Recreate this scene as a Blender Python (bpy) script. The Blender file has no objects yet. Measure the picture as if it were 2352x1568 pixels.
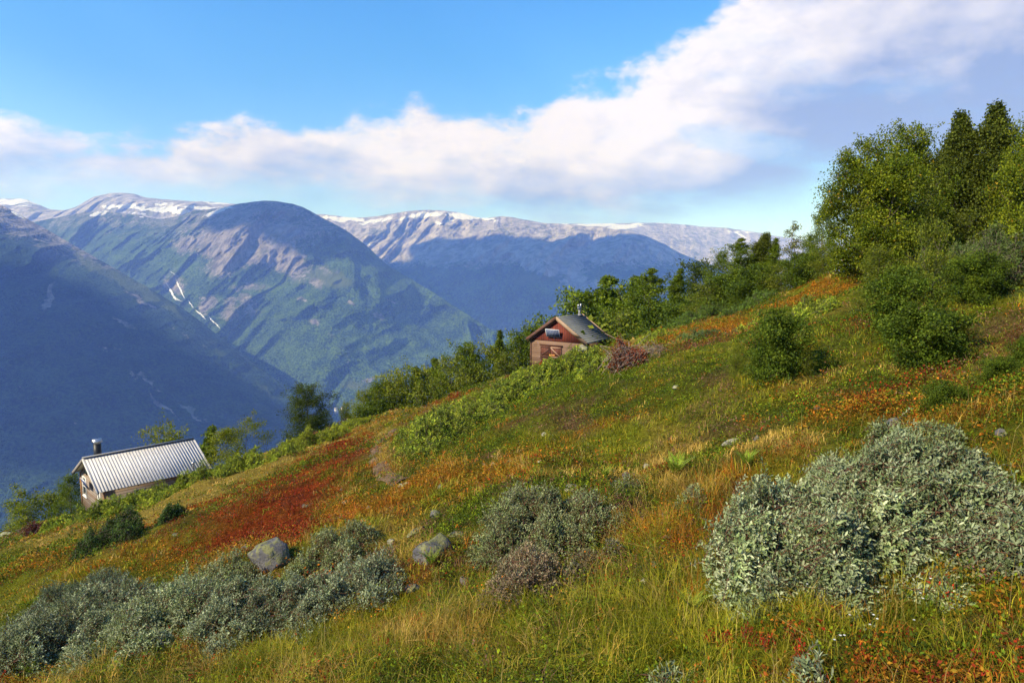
import bpy, math, numpy as np
from mathutils import Vector, Matrix
sc = bpy.context.scene
COL = sc.collection
rng = np.random.default_rng(11)
pi = math.pi
F = 1568.0                                   # focal length in units of a 2352 px wide frame (24 mm on full frame)
TH = math.atan(184 / F)
CT, ST = math.cos(TH), math.sin(TH)
SUN_AZ, SUN_EL = math.radians(238), math.radians(37)       # clockwise from +Y
SUN = np.array([math.sin(SUN_AZ) * math.cos(SUN_EL), math.cos(SUN_AZ) * math.cos(SUN_EL), math.sin(SUN_EL)])

# ------------------------------------------------------------------ maths helpers
def ray(px, py):
    u = (np.asarray(px, float) - 1176) / F; v = (784 - np.asarray(py, float)) / F
    return np.stack([u + 0 * v, CT + v * ST + 0 * u, -ST + v * CT + 0 * u], -1)
def at(px, py, Y):
    d = ray(px, py); return d * (np.asarray(Y, float) / d[..., 1])[..., None]
def proj(P):
    f = P[..., 1] * CT - P[..., 2] * ST; up = P[..., 1] * ST + P[..., 2] * CT
    f = np.maximum(f, .05)
    return 1176 + F * P[..., 0] / f, 784 - F * up / f
def _h(ix, iy, iz, s):
    n = (ix * 374761393 + iy * 668265263 + iz * 2147483647 * 3 + iz * 1274126177 + s * 974711) & 0xffffffff
    n = ((n ^ (n >> 13)) * 1274126177) & 0xffffffff
    n = ((n ^ (n >> 16)) * 2246822519) & 0xffffffff
    return ((n ^ (n >> 15)) & 0xffffff) / 16777215.0
def vnoise(x, y, z=None, s=0):
    x = np.asarray(x, float); y = np.asarray(y, float)
    z = np.zeros_like(x) if z is None else np.asarray(z, float)
    x, y, z = np.broadcast_arrays(x, y, z)
    ix, iy, iz = np.floor(x).astype(np.int64), np.floor(y).astype(np.int64), np.floor(z).astype(np.int64)
    fx, fy, fz = x - ix, y - iy, z - iz
    fx, fy, fz = [t * t * t * (t * (t * 6 - 15) + 10) for t in (fx, fy, fz)]
    r = 0
    for a, wa in ((0, 1 - fx), (1, fx)):
        for b, wb in ((0, 1 - fy), (1, fy)):
            for c, wc in ((0, 1 - fz), (1, fz)):
                r = r + wa * wb * wc * _h(ix + a, iy + b, iz + c, s)
    return r * 2 - 1
def vn2(x, y, s=0):
    x = np.asarray(x, float); y = np.asarray(y, float)
    x, y = np.broadcast_arrays(x, y)
    ix, iy = np.floor(x).astype(np.int64), np.floor(y).astype(np.int64)
    fx, fy = x - ix, y - iy
    fx, fy = [t * t * t * (t * (t * 6 - 15) + 10) for t in (fx, fy)]
    z = np.int64(0)
    return ((_h(ix, iy, z, s) * (1 - fx) + _h(ix + 1, iy, z, s) * fx) * (1 - fy) +
            (_h(ix, iy + 1, z, s) * (1 - fx) + _h(ix + 1, iy + 1, z, s) * fx) * fy) * 2 - 1
def fbm(x, y, o=4, s=0, g=.5):
    r, a, n = 0, 1, 0
    for i in range(o):
        r = r + a * vn2(x * 2 ** i + 17.3 * i, y * 2 ** i - 9.1 * i, s + i); n += a; a *= g
    return r / n * 1.6
def ridged(x, y, o=5, s=0):
    r, a, n = 0, 1, 0
    for i in range(o):
        r = r + a * (1 - np.abs(vn2(x * 2 ** i + 5.3 * i, y * 2 ** i + 3.1 * i, s + i)) * 2); n += a; a *= .5
    return r / n
def sstep(a, b, x):
    t = np.clip((x - a) / (b - a), 0, 1); return t * t * (3 - 2 * t)
def unit(v): return v / np.maximum(np.linalg.norm(v, axis=-1, keepdims=True), 1e-9)
def randdir(n, r=None):
    r = r or rng; return unit(r.normal(size=(n, 3)))

# ------------------------------------------------------------------ mesh builder
class MB:
    def __init__(s): s.V, s.Fs, s.C, s.n = [], [], [], 0
    def add(s, V, Fc, C=None):
        V = np.asarray(V, float).reshape(-1, 3); Fc = np.asarray(Fc)
        s.V.append(V); s.Fs.append(Fc + s.n)
        if C is None: C = (1, 1, 1)
        C = np.asarray(C, float)
        s.C.append(np.broadcast_to(C, (len(V), 3)) if C.ndim < 2 else C)
        s.n += len(V)
    def box(s, lo, hi, C=None, M=None):
        x0, y0, z0 = lo; x1, y1, z1 = hi
        V = np.array([(x0, y0, z0), (x1, y0, z0), (x1, y1, z0), (x0, y1, z0), (x0, y0, z1), (x1, y0, z1), (x1, y1, z1), (x0, y1, z1)], float)
        if M is not None: V = V @ M[0].T + M[1]
        s.add(V, [(0, 3, 2, 1), (4, 5, 6, 7), (0, 1, 5, 4), (1, 2, 6, 5), (2, 3, 7, 6), (3, 0, 4, 7)], C)
    def beam(s, a, b, w, h, up=(0, 0, 1), C=None):     # a bar from a to b, w sideways, h along up
        a, b = np.array(a, float), np.array(b, float); d = unit(b - a); sd = unit(np.cross(d, up)); u = np.cross(sd, d)
        V = [p + sd * i * w / 2 + u * j * h / 2 for p in (a, b) for i, j in ((-1, -1), (1, -1), (1, 1), (-1, 1))]
        s.add(V, [(0, 1, 2, 3), (7, 6, 5, 4), (0, 4, 5, 1), (1, 5, 6, 2), (2, 6, 7, 3), (3, 7, 4, 0)], C)
    def prism(s, pts, d, C=None):                      # polygon pts extruded by vector d
        P = np.array(pts, float); n = len(P); Q = P + np.array(d, float); V = np.vstack([P, Q]); base = s.n
        s.V.append(V); s.C.append(np.broadcast_to(np.array(C if C is not None else (1, 1, 1), float), (len(V), 3)))
        s.Fs.append(np.array([[base + i for i in range(n)][::-1]])); s.Fs.append(np.array([[base + n + i for i in range(n)]]))
        s.Fs.append(np.array([[base + i, base + (i + 1) % n, base + n + (i + 1) % n, base + n + i] for i in range(n)])); s.n += len(V)
    def tube(s, pts, rad, k=6, C=None, cap=True):
        P = np.array(pts, float); n = len(P); T = unit(np.gradient(P, axis=0)); ref = np.array([.31, .2, .93]) if abs(T[0][2]) < .9 else np.array([1., .1, 0])
        S = unit(np.cross(T, ref)); U = np.cross(S, T); R = np.broadcast_to(np.asarray(rad, float), (n,))
        a = np.arange(k) * 2 * pi / k
        V = P[:, None] + R[:, None, None] * (np.cos(a)[None, :, None] * S[:, None] + np.sin(a)[None, :, None] * U[:, None])
        i = np.arange(n - 1)[:, None] * k; j = np.arange(k)[None]; jn = (j + 1) % k
        Q = np.stack([i + j, i + jn, i + k + jn, i + k + j], -1).reshape(-1, 4)
        b = s.n; s.add(V.reshape(-1, 3), Q, C)
        if cap: s.Fs.append(np.array([[b + (n - 1) * k + q for q in range(k)]])); s.Fs.append(np.array([[b + q for q in range(k)][::-1]]))
    def cones(s, A, B, ra, rb, C=None):                # many 3-sided twigs at once
        A, B = np.asarray(A, float), np.asarray(B, float); n = len(A); D = unit(B - A); S = unit(np.cross(D, np.array([.3, .9, .25]))); U = np.cross(S, D)
        ra = np.broadcast_to(np.asarray(ra, float), (n,)); rb = np.broadcast_to(np.asarray(rb, float), (n,)); V = []
        for P, R in ((A, ra), (B, rb)):
            for q in range(3): V.append(P + R[:, None] * (math.cos(q * 2.094) * S + math.sin(q * 2.094) * U))
        V = np.stack(V, 1).reshape(-1, 3); i = np.arange(n)[:, None, None] * 6
        Q = (np.array([(0, 1, 4, 3), (1, 2, 5, 4), (2, 0, 3, 5)])[None] + i).reshape(-1, 4)
        if C is not None and np.ndim(C) == 2: C = np.repeat(C, 6, 0)
        s.add(V, Q, C)
    def leaves(s, P, D, N, L, W, C, fold=.35, fine=False):
        D = unit(D); S = unit(np.cross(D, N)); N = np.cross(S, D); n = len(P)
        L = np.broadcast_to(np.asarray(L, float), (n,))[:, None]; W = np.broadcast_to(np.asarray(W, float), (n,))[:, None] / 2
        if fine:
            V = np.stack([P, P + D * L * .3 + S * W * .85 + N * fold * W, P + D * L * .65 + S * W * .9 + N * fold * W - N * L * .03, P + D * L - N * L * .10,
                          P + D * L * .65 - S * W * .9 + N * fold * W - N * L * .03, P + D * L * .3 - S * W * .85 + N * fold * W], 1)
            q = [(0, 1, 2, 3), (0, 3, 4, 5)]; k = 6
        else:
            V = np.stack([P, P + D * L * .45 + S * W + N * fold * W, P + D * L, P + D * L * .45 - S * W + N * fold * W], 1); q = [(0, 1, 2), (0, 2, 3)]; k = 4
        Q = (np.array(q)[None] + np.arange(n)[:, None, None] * k).reshape(-1, len(q[0]))
        s.add(V.reshape(-1, 3), Q, np.repeat(np.broadcast_to(C, (n, 3)), k, 0))
    def blades(s, P, T, bend, W, C, C2=None):           # grass blade: base P, vector T to tip, sideways bend
        n = len(P); S = unit(np.cross(T, np.array([0, 0, 1.]) + .3 * randdir(n))); W = np.broadcast_to(np.asarray(W, float), (n,))[:, None] / 2
        M = P + T * .55 - bend * .3
        V = np.stack([P - S * W, P + S * W, M + S * W * .8, M - S * W * .8, P + T + bend], 1)
        i = np.arange(n)[:, None] * 5
        C2 = C if C2 is None else C2
        CC = np.stack([C, C, (C + C2) / 2, (C + C2) / 2, C2], 1).reshape(-1, 3)
        b = s.n; s.add(V.reshape(-1, 3), (i + np.array([[0, 1, 2, 3]])), CC)
        s.Fs.append(i + np.array([[3, 2, 4]]) + b)
    def build(s, name, mat, parent=None, smooth=False, loc=None, rotz=0):
        V = np.vstack(s.V).astype(np.float32); C = np.vstack(s.C).astype(np.float32)
        me = bpy.data.meshes.new(name); me.vertices.add(len(V)); me.vertices.foreach_set('co', V.ravel())
        lv = np.concatenate([f.ravel() for f in s.Fs]).astype(np.int32)
        lt = np.concatenate([np.full(len(f), f.shape[1]) for f in s.Fs]).astype(np.int32)
        ls = np.concatenate([[0], np.cumsum(lt)[:-1]]).astype(np.int32)
        me.loops.add(len(lv)); me.loops.foreach_set('vertex_index', lv)
        me.polygons.add(len(lt)); me.polygons.foreach_set('loop_start', ls); me.polygons.foreach_set('loop_total', lt)
        if smooth: me.polygons.foreach_set('use_smooth', np.ones(len(lt), bool))
        me.update(calc_edges=True)
        a = me.color_attributes.new('Col', 'FLOAT_COLOR', 'POINT')
        a.data.foreach_set('color', np.hstack([C, np.ones((len(C), 1), np.float32)]).ravel())
        me.materials.append(mat)
        o = bpy.data.objects.new(name, me); COL.objects.link(o)
        if parent is not None: o.parent = parent
        if loc is not None: o.location = loc
        o.rotation_euler[2] = rotz
        return o
def tag(o, label=None, cat=None, group=None, kind=None):
    if label: o['label'] = label
    if cat: o['category'] = cat
    if group: o['group'] = group
    if kind: o['kind'] = kind
    return o
def empty(name, loc, rz=0):
    o = bpy.data.objects.new(name, None); COL.objects.link(o); o.location = loc; o.rotation_euler[2] = rz
    o.empty_display_size = .2; return o

# ------------------------------------------------------------------ materials
class NT:
    def __init__(s, name):
        s.m = bpy.data.materials.new(name); s.m.use_nodes = True; s.t = s.m.node_tree
        for n in list(s.t.nodes): s.t.nodes.remove(n)
        s.out = s.n('ShaderNodeOutputMaterial')
    def n(s, typ, **kw):
        nd = s.t.nodes.new(typ)
        for k, v in kw.items(): setattr(nd, k, v)
        return nd
    def l(s, a, b): s.t.links.new(a, b)
    def put(s, sock, v):
        if isinstance(v, bpy.types.NodeSocket): s.l(v, sock)
        else:
            if sock.type == 'RGBA' and len(v) == 3: v = (*v, 1)
            sock.default_value = v
    def math(s, op, a, b=0., c=None, clamp=False):
        nd = s.n('ShaderNodeMath', operation=op, use_clamp=clamp); s.put(nd.inputs[0], a); s.put(nd.inputs[1], b)
        if c is not None: s.put(nd.inputs[2], c)
        return nd.outputs[0]
    def mix(s, f, a, b, mode='MIX'):
        nd = s.n('ShaderNodeMix', data_type='RGBA', blend_type=mode, clamp_factor=True); s.put(nd.inputs[0], f); s.put(nd.inputs[6], a); s.put(nd.inputs[7], b)
        return nd.outputs[2]
    def noise(s, vec, scale, detail=4, rough=.55, out=0):
        nd = s.n('ShaderNodeTexNoise'); s.l(vec, nd.inputs['Vector']); nd.inputs['Scale'].default_value = scale
        nd.inputs['Detail'].default_value = detail; nd.inputs['Roughness'].default_value = rough; return nd.outputs[out]
    def mapr(s, v, a, b, c=0., d=1., smooth=True):
        nd = s.n('ShaderNodeMapRange', interpolation_type='SMOOTHSTEP' if smooth else 'LINEAR'); s.put(nd.inputs[0], v)
        for i, x in enumerate((a, b, c, d)): s.put(nd.inputs[i + 1], x)
        return nd.outputs[0]
    def scalev(s, vec, sc_):
        nd = s.n('ShaderNodeMapping'); s.l(vec, nd.inputs[0]); nd.inputs['Scale'].default_value = sc_; return nd.outputs[0]
    def obj(s): return s.n('ShaderNodeTexCoord').outputs['Object']
    def pos(s): return s.n('ShaderNodeNewGeometry').outputs['Position']
    def col(s): return s.n('ShaderNodeVertexColor', layer_name='Col').outputs[0]
    def bump(s, h, strength=.5, dist=.1):
        nd = s.n('ShaderNodeBump'); s.l(h, nd.inputs['Height']); nd.inputs['Strength'].default_value = strength; nd.inputs['Distance'].default_value = dist; return nd.outputs[0]
    def bsdf(s, col, rough=.7, spec=.3, metal=0., normal=None):
        b = s.n('ShaderNodeBsdfPrincipled'); s.put(b.inputs['Base Color'], col); s.put(b.inputs['Roughness'], rough)
        b.inputs['Specular IOR Level'].default_value = spec; b.inputs['Metallic'].default_value = metal
        if normal is not None: s.l(normal, b.inputs['Normal'])
        return b.outputs[0]
    def done(s, shader): s.l(shader, s.out.inputs[0]); return s.m

def leaf_mat(name, transl=.35, rough=.5, spec=.25, back=None, var=.25, nscale=6):
    t = NT(name); c = t.col(); nz = t.noise(t.pos(), nscale, 2)
    hv = t.n('ShaderNodeHueSaturation'); t.l(c, hv.inputs['Color']); t.l(t.mapr(nz, .3, .7, 1 - var, 1 + var), hv.inputs['Value'])
    c2 = hv.outputs[0]
    if back is not None:
        g = t.n('ShaderNodeNewGeometry'); c2 = t.mix(t.math('MULTIPLY', g.outputs['Backfacing'], .6), c2, back)
    p = t.bsdf(c2, rough, spec)
    tr = t.n('ShaderNodeBsdfTranslucent'); t.l(t.mix(1., c2, (1.0, 1.0, .55), 'MULTIPLY'), tr.inputs[0])
    m = t.n('ShaderNodeMixShader'); m.inputs[0].default_value = transl; t.l(p, m.inputs[1]); t.l(tr.outputs[0], m.inputs[2])
    return t.done(m.outputs[0])
def bark_mat(name, a, b, sc_=(8, 8, 2.5), bands=None):
    t = NT(name); v = t.scalev(t.obj(), sc_); nz = t.noise(v, 3, 5); c = t.mix(t.mapr(nz, .35, .65), a, b)
    if bands: c = t.mix(t.mapr(t.noise(t.scalev(t.obj(), (3, 3, 14)), 2, 3), .58, .66), c, bands)
    return t.done(t.bsdf(c, .85, .15, normal=t.bump(nz, .5, .01)))
M_TREE = leaf_mat('tree_leaf', .40, .6, .12)
M_WILLOW = leaf_mat('willow_leaf', .25, .65, .12, back=(.27, .32, .19), var=.18, nscale=5)
M_JUNIPER = leaf_mat('juniper_needle', .15, .7, .15)
M_GRASS = leaf_mat('grass_blade', .35, .6, .2, var=.2, nscale=3)
M_HERB = leaf_mat('dwarf_shrub_leaf', .3, .7, .1, var=.25, nscale=4)
M_FERN = leaf_mat('fern_frond', .35, .5, .2)
M_BIRCH = bark_mat('birch_bark', (.50, .46, .40), (.30, .27, .23), bands=(.06, .05, .045))
M_BARK = bark_mat('grey_bark', (.16, .13, .10), (.07, .055, .045))
M_TWIG = bark_mat('red_twig', (.13, .055, .035), (.07, .035, .025))
M_DEAD = bark_mat('dead_twig', (.24, .19, .16), (.15, .11, .09))

def rock_mat(name, base, dark, lichen, amount=.5):
    t = NT(name); o = t.obj(); n1 = t.noise(o, 1.6, 8, .65); n2 = t.noise(o, 6, 5, .7); n3 = t.noise(o, 28, 3)
    c = t.mix(t.mapr(n1, .35, .65), dark, base)
    c = t.mix(t.mapr(n2, .5, .68), c, (base[0] * 1.25, base[1] * 1.25, base[2] * 1.22))
    geo = t.n('ShaderNodeNewGeometry'); sp = t.n('ShaderNodeSeparateXYZ'); t.l(geo.outputs['Normal'], sp.inputs[0])
    lf = t.math('MULTIPLY', t.mapr(t.math('ADD', n2, t.math('MULTIPLY', sp.outputs[2], .12)), .60 - amount * .12, .66 - amount * .05), .8)
    c = t.mix(lf, c, lichen)
    c = t.mix(t.mapr(n3, .62, .7), c, (.04, .04, .035))
    vo = t.n('ShaderNodeTexVoronoi', feature='DISTANCE_TO_EDGE'); vo.inputs['Scale'].default_value = 2.6; t.l(t.n('ShaderNodeMapping').outputs[0], vo.inputs['Vector']); t.l(o, vo.inputs['Vector'].links[0].from_node.inputs[0]); cr = t.mapr(t.math('ADD', vo.outputs[0], t.math('MULTIPLY', n2, .05)), .008, .03); c = t.mix(cr, (.055, .053, .052), c)
    h = t.math('ADD', t.math('ADD', t.math('MULTIPLY', n2, .6), t.math('MULTIPLY', n3, .3)), t.math('MULTIPLY', cr, .4))
    return t.done(t.bsdf(c, .9, .2, normal=t.bump(h, .8, .05)))
M_ROCK = rock_mat('grey_rock', (.135, .13, .135), (.05, .05, .06), (.17, .17, .06), .7)
M_ROCKP = rock_mat('pale_rock', (.32, .29, .24), (.15, .14, .12), (.27, .28, .10), .6)

# ------------------------------------------------------------------ the hillside
def plane_fit():
    pts = [at(1219, 838, 54.4), at(205, 1172, 47.0), at(1960, 640, 27.0), at(700, 1000, 50)]
    A = np.array([[p[0], p[1], -1] for p in pts]); b = np.array([p[2] for p in pts])
    return np.linalg.lstsq(A, b, rcond=None)[0]
PA, PB, PH = plane_fit()
_sil = [(-500, 1370), (-200, 1275), (0, 1226), (200, 1180), (350, 1130), (500, 1080), (800, 976), (1000, 922), (1218, 845), (1400, 800), (1650, 722), (1960, 640), (2200, 600), (2352, 572), (2700, 500)]
_ca, _cr = [], []
for _x, _y in _sil:
    d = ray(_x, _y); t_ = PH / (-(d[2]) + PA * d[0] + PB * d[1]); P_ = d * t_
    _ca.append(math.atan2(P_[0], P_[1])); _cr.append(min(math.hypot(P_[0], P_[1]), 90))
def H(x, y):
    x = np.asarray(x, float); y = np.asarray(y, float); r = np.hypot(x, y); a = np.arctan2(x, y)
    rc = np.interp(a, _ca, _cr); R = 16.
    s_ = np.maximum(r - rc, 0); s0 = .72 * R
    drop = np.where(s_ < s0, s_ * s_ / (2 * R), .72 * (s_ - s0) + s0 * s0 / (2 * R))
    z = PA * x + PB * y - PH - drop - .75 * np.exp(-(r / 15) ** 2)
    z = z + .32 * fbm(x * .13 + 4, y * .13, 2, 3) * sstep(3, 16, r) * (1 - .5 * sstep(28, 45, r)) + .19 * fbm(x * .5, y * .5, 3, 9) * sstep(2, 7, r) + .065 * vn2(x * 1.9, y * 1.9, 5)
    return z
def hit(px, py, tmax=75):
    px = np.asarray(px, float); py = np.asarray(py, float); d = ray(px, py); ts = np.geomspace(1.5, tmax, 150)
    best = np.full(px.shape, np.nan); prev = None
    for t_ in ts:
        P = d * t_; g = P[..., 2] - H(P[..., 0], P[..., 1])
        if prev is not None:
            m = np.isnan(best) & (g < 0) & (prev[1] >= 0)
            tt = prev[0] + (t_ - prev[0]) * prev[1] / np.maximum(prev[1] - g, 1e-9)
            best = np.where(m, tt, best)
        prev = (t_, g)
    return d * best[..., None]
def spot(px, py, fb=50):
    p = hit(np.array([px]), np.array([py]))[0]
    if np.isnan(p[0]):
        p = at(px, py, fb); p[2] = H(p[0], p[1])
    return p

# colour zones of the vegetation: (type, px, py, rx, ry, angle, strength), laid on the hillside where they grow
TYPES = ['green', 'gold', 'red', 'heather', 'shrub', 'orange']
ZONES = [('red', 775, 1035, 75, 22, 15, 3), ('red', 560, 1190, 150, 45, 12, 2.6), ('red', 650, 1120, 130, 22, 20, 2.0), ('red', 500, 1235, 150, 28, 8, 1.6),
 ('orange', 280, 1290, 200, 36, 10, 1.2), ('orange', 90, 1285, 110, 22, 12, 1.5), ('red', 240, 1250, 60, 14, 15, .9), ('red', 640, 1225, 90, 30, 10, 1.6),
 ('gold', 480, 1118, 140, 24, 24, 4.5), ('gold', 330, 1182, 90, 20, 22, 3.5), ('gold', 630, 1066, 100, 16, 22, 3.2), ('gold', 765, 1010, 90, 13, 22, 3.2), ('gold', 100, 1250, 90, 14, 12, 2.4), ('gold', 925, 945, 60, 12, 28, 2.6),
 ('gold', 880, 1015, 28, 42, 30, 3), ('gold', 1010, 917, 70, 7, 20, 1.8), ('gold', 1155, 862, 50, 9, 28, 1.8), ('orange', 865, 975, 90, 14, 20, 1.6),
 ('green', 650, 1040, 130, 12, 22, 1.2), ('gold', 120, 1245, 80, 14, 14, 1.6), ('gold', 560, 1330, 100, 14, 8, .9), ('green', 150, 1320, 130, 30, 10, .6),
 ('shrub', 1050, 985, 120, 32, 24, 2.2), ('shrub', 1200, 925, 110, 26, 24, 2), ('shrub', 1340, 860, 80, 30, 20, 2), ('shrub', 1000, 1035, 110, 22, 8, 1.2), ('heather', 1280, 955, 110, 38, 15, 2.2),
 ('orange', 1150, 1020, 130, 26, 5, 1.0), ('shrub', 1400, 900, 110, 35, 15, 1.8), ('red', 1370, 900, 20, 10, 0, 1.6), ('heather', 1460, 930, 60, 40, 0, .9), ('gold', 1515, 960, 42, 34, 0, 1.4),
 ('gold', 1560, 1010, 70, 34, 0, 1.6), ('gold', 1390, 1045, 80, 22, 0, 1.1), ('heather', 1650, 925, 90, 60, 10, 2.1), ('heather', 1700, 985, 70, 25, 10, 1.7), ('red', 1350, 1068, 60, 7, 0, 1.0),
 ('orange', 1085, 1085, 120, 14, -4, 1.4), ('gold', 1330, 1083, 210, 9, -4, 2.4), ('orange', 1180, 1110, 150, 16, -5, 1.3), ('gold', 1560, 1115, 90, 14, -8, 1.3), ('orange', 940, 1160, 90, 40, -5, .9),
 ('orange', 1830, 690, 150, 10, 20, 3.2), ('orange', 1940, 650, 60, 12, 20, 3), ('orange', 1660, 755, 130, 14, 14, 2.6), ('shrub', 1640, 815, 130, 25, 14, 1.4), ('gold', 1900, 725, 70, 14, 8, .9),
 ('red', 1990, 900, 130, 22, 5, 1.3), ('gold', 1880, 890, 60, 14, 0, 1.3), ('orange', 1990, 940, 170, 22, 0, 1.2), ('gold', 1830, 990, 130, 26, 5, 1.1), ('heather', 2270, 740, 100, 50, 0, 1.5),
 ('red', 2310, 800, 50, 22, 0, 1.6), ('green', 2280, 870, 80, 30, 0, .9), ('heather', 1830, 905, 60, 40, 0, .8), ('shrub', 1960, 780, 120, 60, 0, 1.4), ('orange', 2180, 900, 90, 25, 0, .8),
 ('green', 1450, 1430, 260, 90, 0, 2.0), ('gold', 1200, 1500, 240, 70, 0, 1.6), ('gold', 1050, 1440, 130, 30, 10, 1.0), ('green', 1150, 1380, 120, 30, 0, 1.6), ('green', 700, 1480, 260, 50, 0, 1.5),
 ('red', 340, 1480, 90, 22, 5, 1.8), ('red', 870, 1490, 60, 14, 0, .8), ('orange', 300, 1540, 200, 24, 0, .7), ('green', 1950, 1400, 300, 70, 0, 1.7), ('shrub', 2250, 1370, 130, 70, 0, 1.3), ('orange', 2270, 1380, 90, 40, 0, .9),
 ('orange', 1530, 1250, 70, 50, 0, 1.5), ('gold', 1450, 1220, 60, 30, 20, 1.3), ('red', 1395, 1368, 26, 16, 0, 2.2), ('green', 1620, 1350, 60, 70, 0, 1.3), ('orange', 1700, 1090, 60, 20, 0, 1.0),
 ('green', 1640, 1080, 90, 24, 0, 1.2), ('gold', 960, 1240, 40, 50, 0, 1.0), ('orange', 780, 1180, 90, 50, 0, .9), ('red', 690, 1130, 60, 40, 0, .7), ('red', 1640, 1490, 40, 10, 0, 1.1), ('red', 1860, 1500, 60, 14, 0, .8), ('shrub', 2100, 1480, 200, 40, 0, 1.2), ('green', 1500, 1090, 60, 20, 0, 1.0)]
NOISEW = {'green': .74, 'gold': .42, 'red': .34, 'heather': .40, 'shrub': .90, 'orange': .44}
def weights(x, y, z):
    px, py = proj(np.stack([x, y, z], -1))
    wx = px + 24 * fbm(x * .8, y * .8, 3, 71); wy = py + 12 * fbm(x * .8 + 9, y * .8, 3, 72)
    W = []
    for i, t in enumerate(TYPES):
        n1 = fbm(x * .48 + 31 * i, y * .48, 3, 40 + i); n2 = fbm(x * 1.7 + 7 * i, y * 1.7, 3, 60 + i)
        W.append(NOISEW[t] * (1 + 1.35 * n1) + .46 * n2)
    for t, cx, cy, rx, ry, an, st in ZONES:
        a = math.radians(-an); dx, dy = wx - cx, wy - cy; u = (dx * math.cos(a) + dy * math.sin(a)) / rx; v = (-dx * math.sin(a) + dy * math.cos(a)) / ry
        i = TYPES.index(t); W[i] = W[i] + st * ({'gold': .85, 'red': .60, 'orange': .66}| {'heather': .46}).get(t, .62) * np.exp(-.9 * (u * u + v * v))
    return np.maximum(np.stack(W, -1), 0)
PAL = {'green': [(.12, .16, .008), (.20, .23, .012), (.28, .27, .018)], 'gold': [(.34, .24, .045), (.46, .34, .09), (.27, .22, .028)],
       'red': [(.26, .028, .008), (.15, .022, .008), (.22, .06, .010)], 'heather': [(.17, .085, .045), (.20, .10, .075), (.10, .11, .02)],
       'shrub': [(.08, .125, .008), (.15, .19, .008), (.05, .075, .008)], 'orange': [(.34, .11, .010), (.30, .15, .014), (.24, .16, .014)]}
PALA = np.array([PAL[t] for t in TYPES])
def pick(W, n):                                     # choose a type per plant
    c = np.cumsum(W ** 2.8, -1); r = rng.random(n) * c[:, -1]; return np.minimum((r[:, None] > c).sum(-1), 5)
def vcol(T, n, j=.18):
    k = rng.integers(0, 3, n); return PALA[T, k] * (1 + j * rng.normal(size=(n, 1))).clip(.45, 1.7)

def ground():
    a = np.concatenate([np.linspace(-110, -44, 40)[:-1], np.linspace(-44, 44, 560), np.linspace(44, 110, 40)[1:]]) * pi / 180
    r = np.concatenate([[.15, .6], np.geomspace(1.2, 75, 420), np.geomspace(78, 420, 50)])
    A, R = np.meshgrid(a, r); x, y = R * np.sin(A), R * np.cos(A); z = H(x, y)
    V = np.stack([x, y, z], -1).reshape(-1, 3)
    W = weights(V[:, 0], V[:, 1], V[:, 2]); W = W ** 2.8; W /= W.sum(-1, keepdims=True) + 1e-6
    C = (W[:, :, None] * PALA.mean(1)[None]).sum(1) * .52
    nr, na = R.shape; i = np.arange(nr - 1)[:, None] * na + np.arange(na - 1)[None]
    Q = np.stack([i, i + 1, i + na + 1, i + na], -1).reshape(-1, 4)
    m = MB(); m.add(V, Q[:, ::-1], C)
    t = NT('hillside_soil'); p = t.pos(); n1 = t.noise(p, 2.3, 6); n2 = t.noise(p, 11, 5, .7)
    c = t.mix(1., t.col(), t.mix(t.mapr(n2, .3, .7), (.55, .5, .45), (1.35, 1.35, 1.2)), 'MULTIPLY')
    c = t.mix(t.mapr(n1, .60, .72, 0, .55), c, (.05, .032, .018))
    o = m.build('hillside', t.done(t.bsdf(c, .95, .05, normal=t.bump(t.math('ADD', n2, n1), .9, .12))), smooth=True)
    tag(o, 'steep autumn hillside sloping down to the left', 'hillside', kind='structure')
ground()

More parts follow.
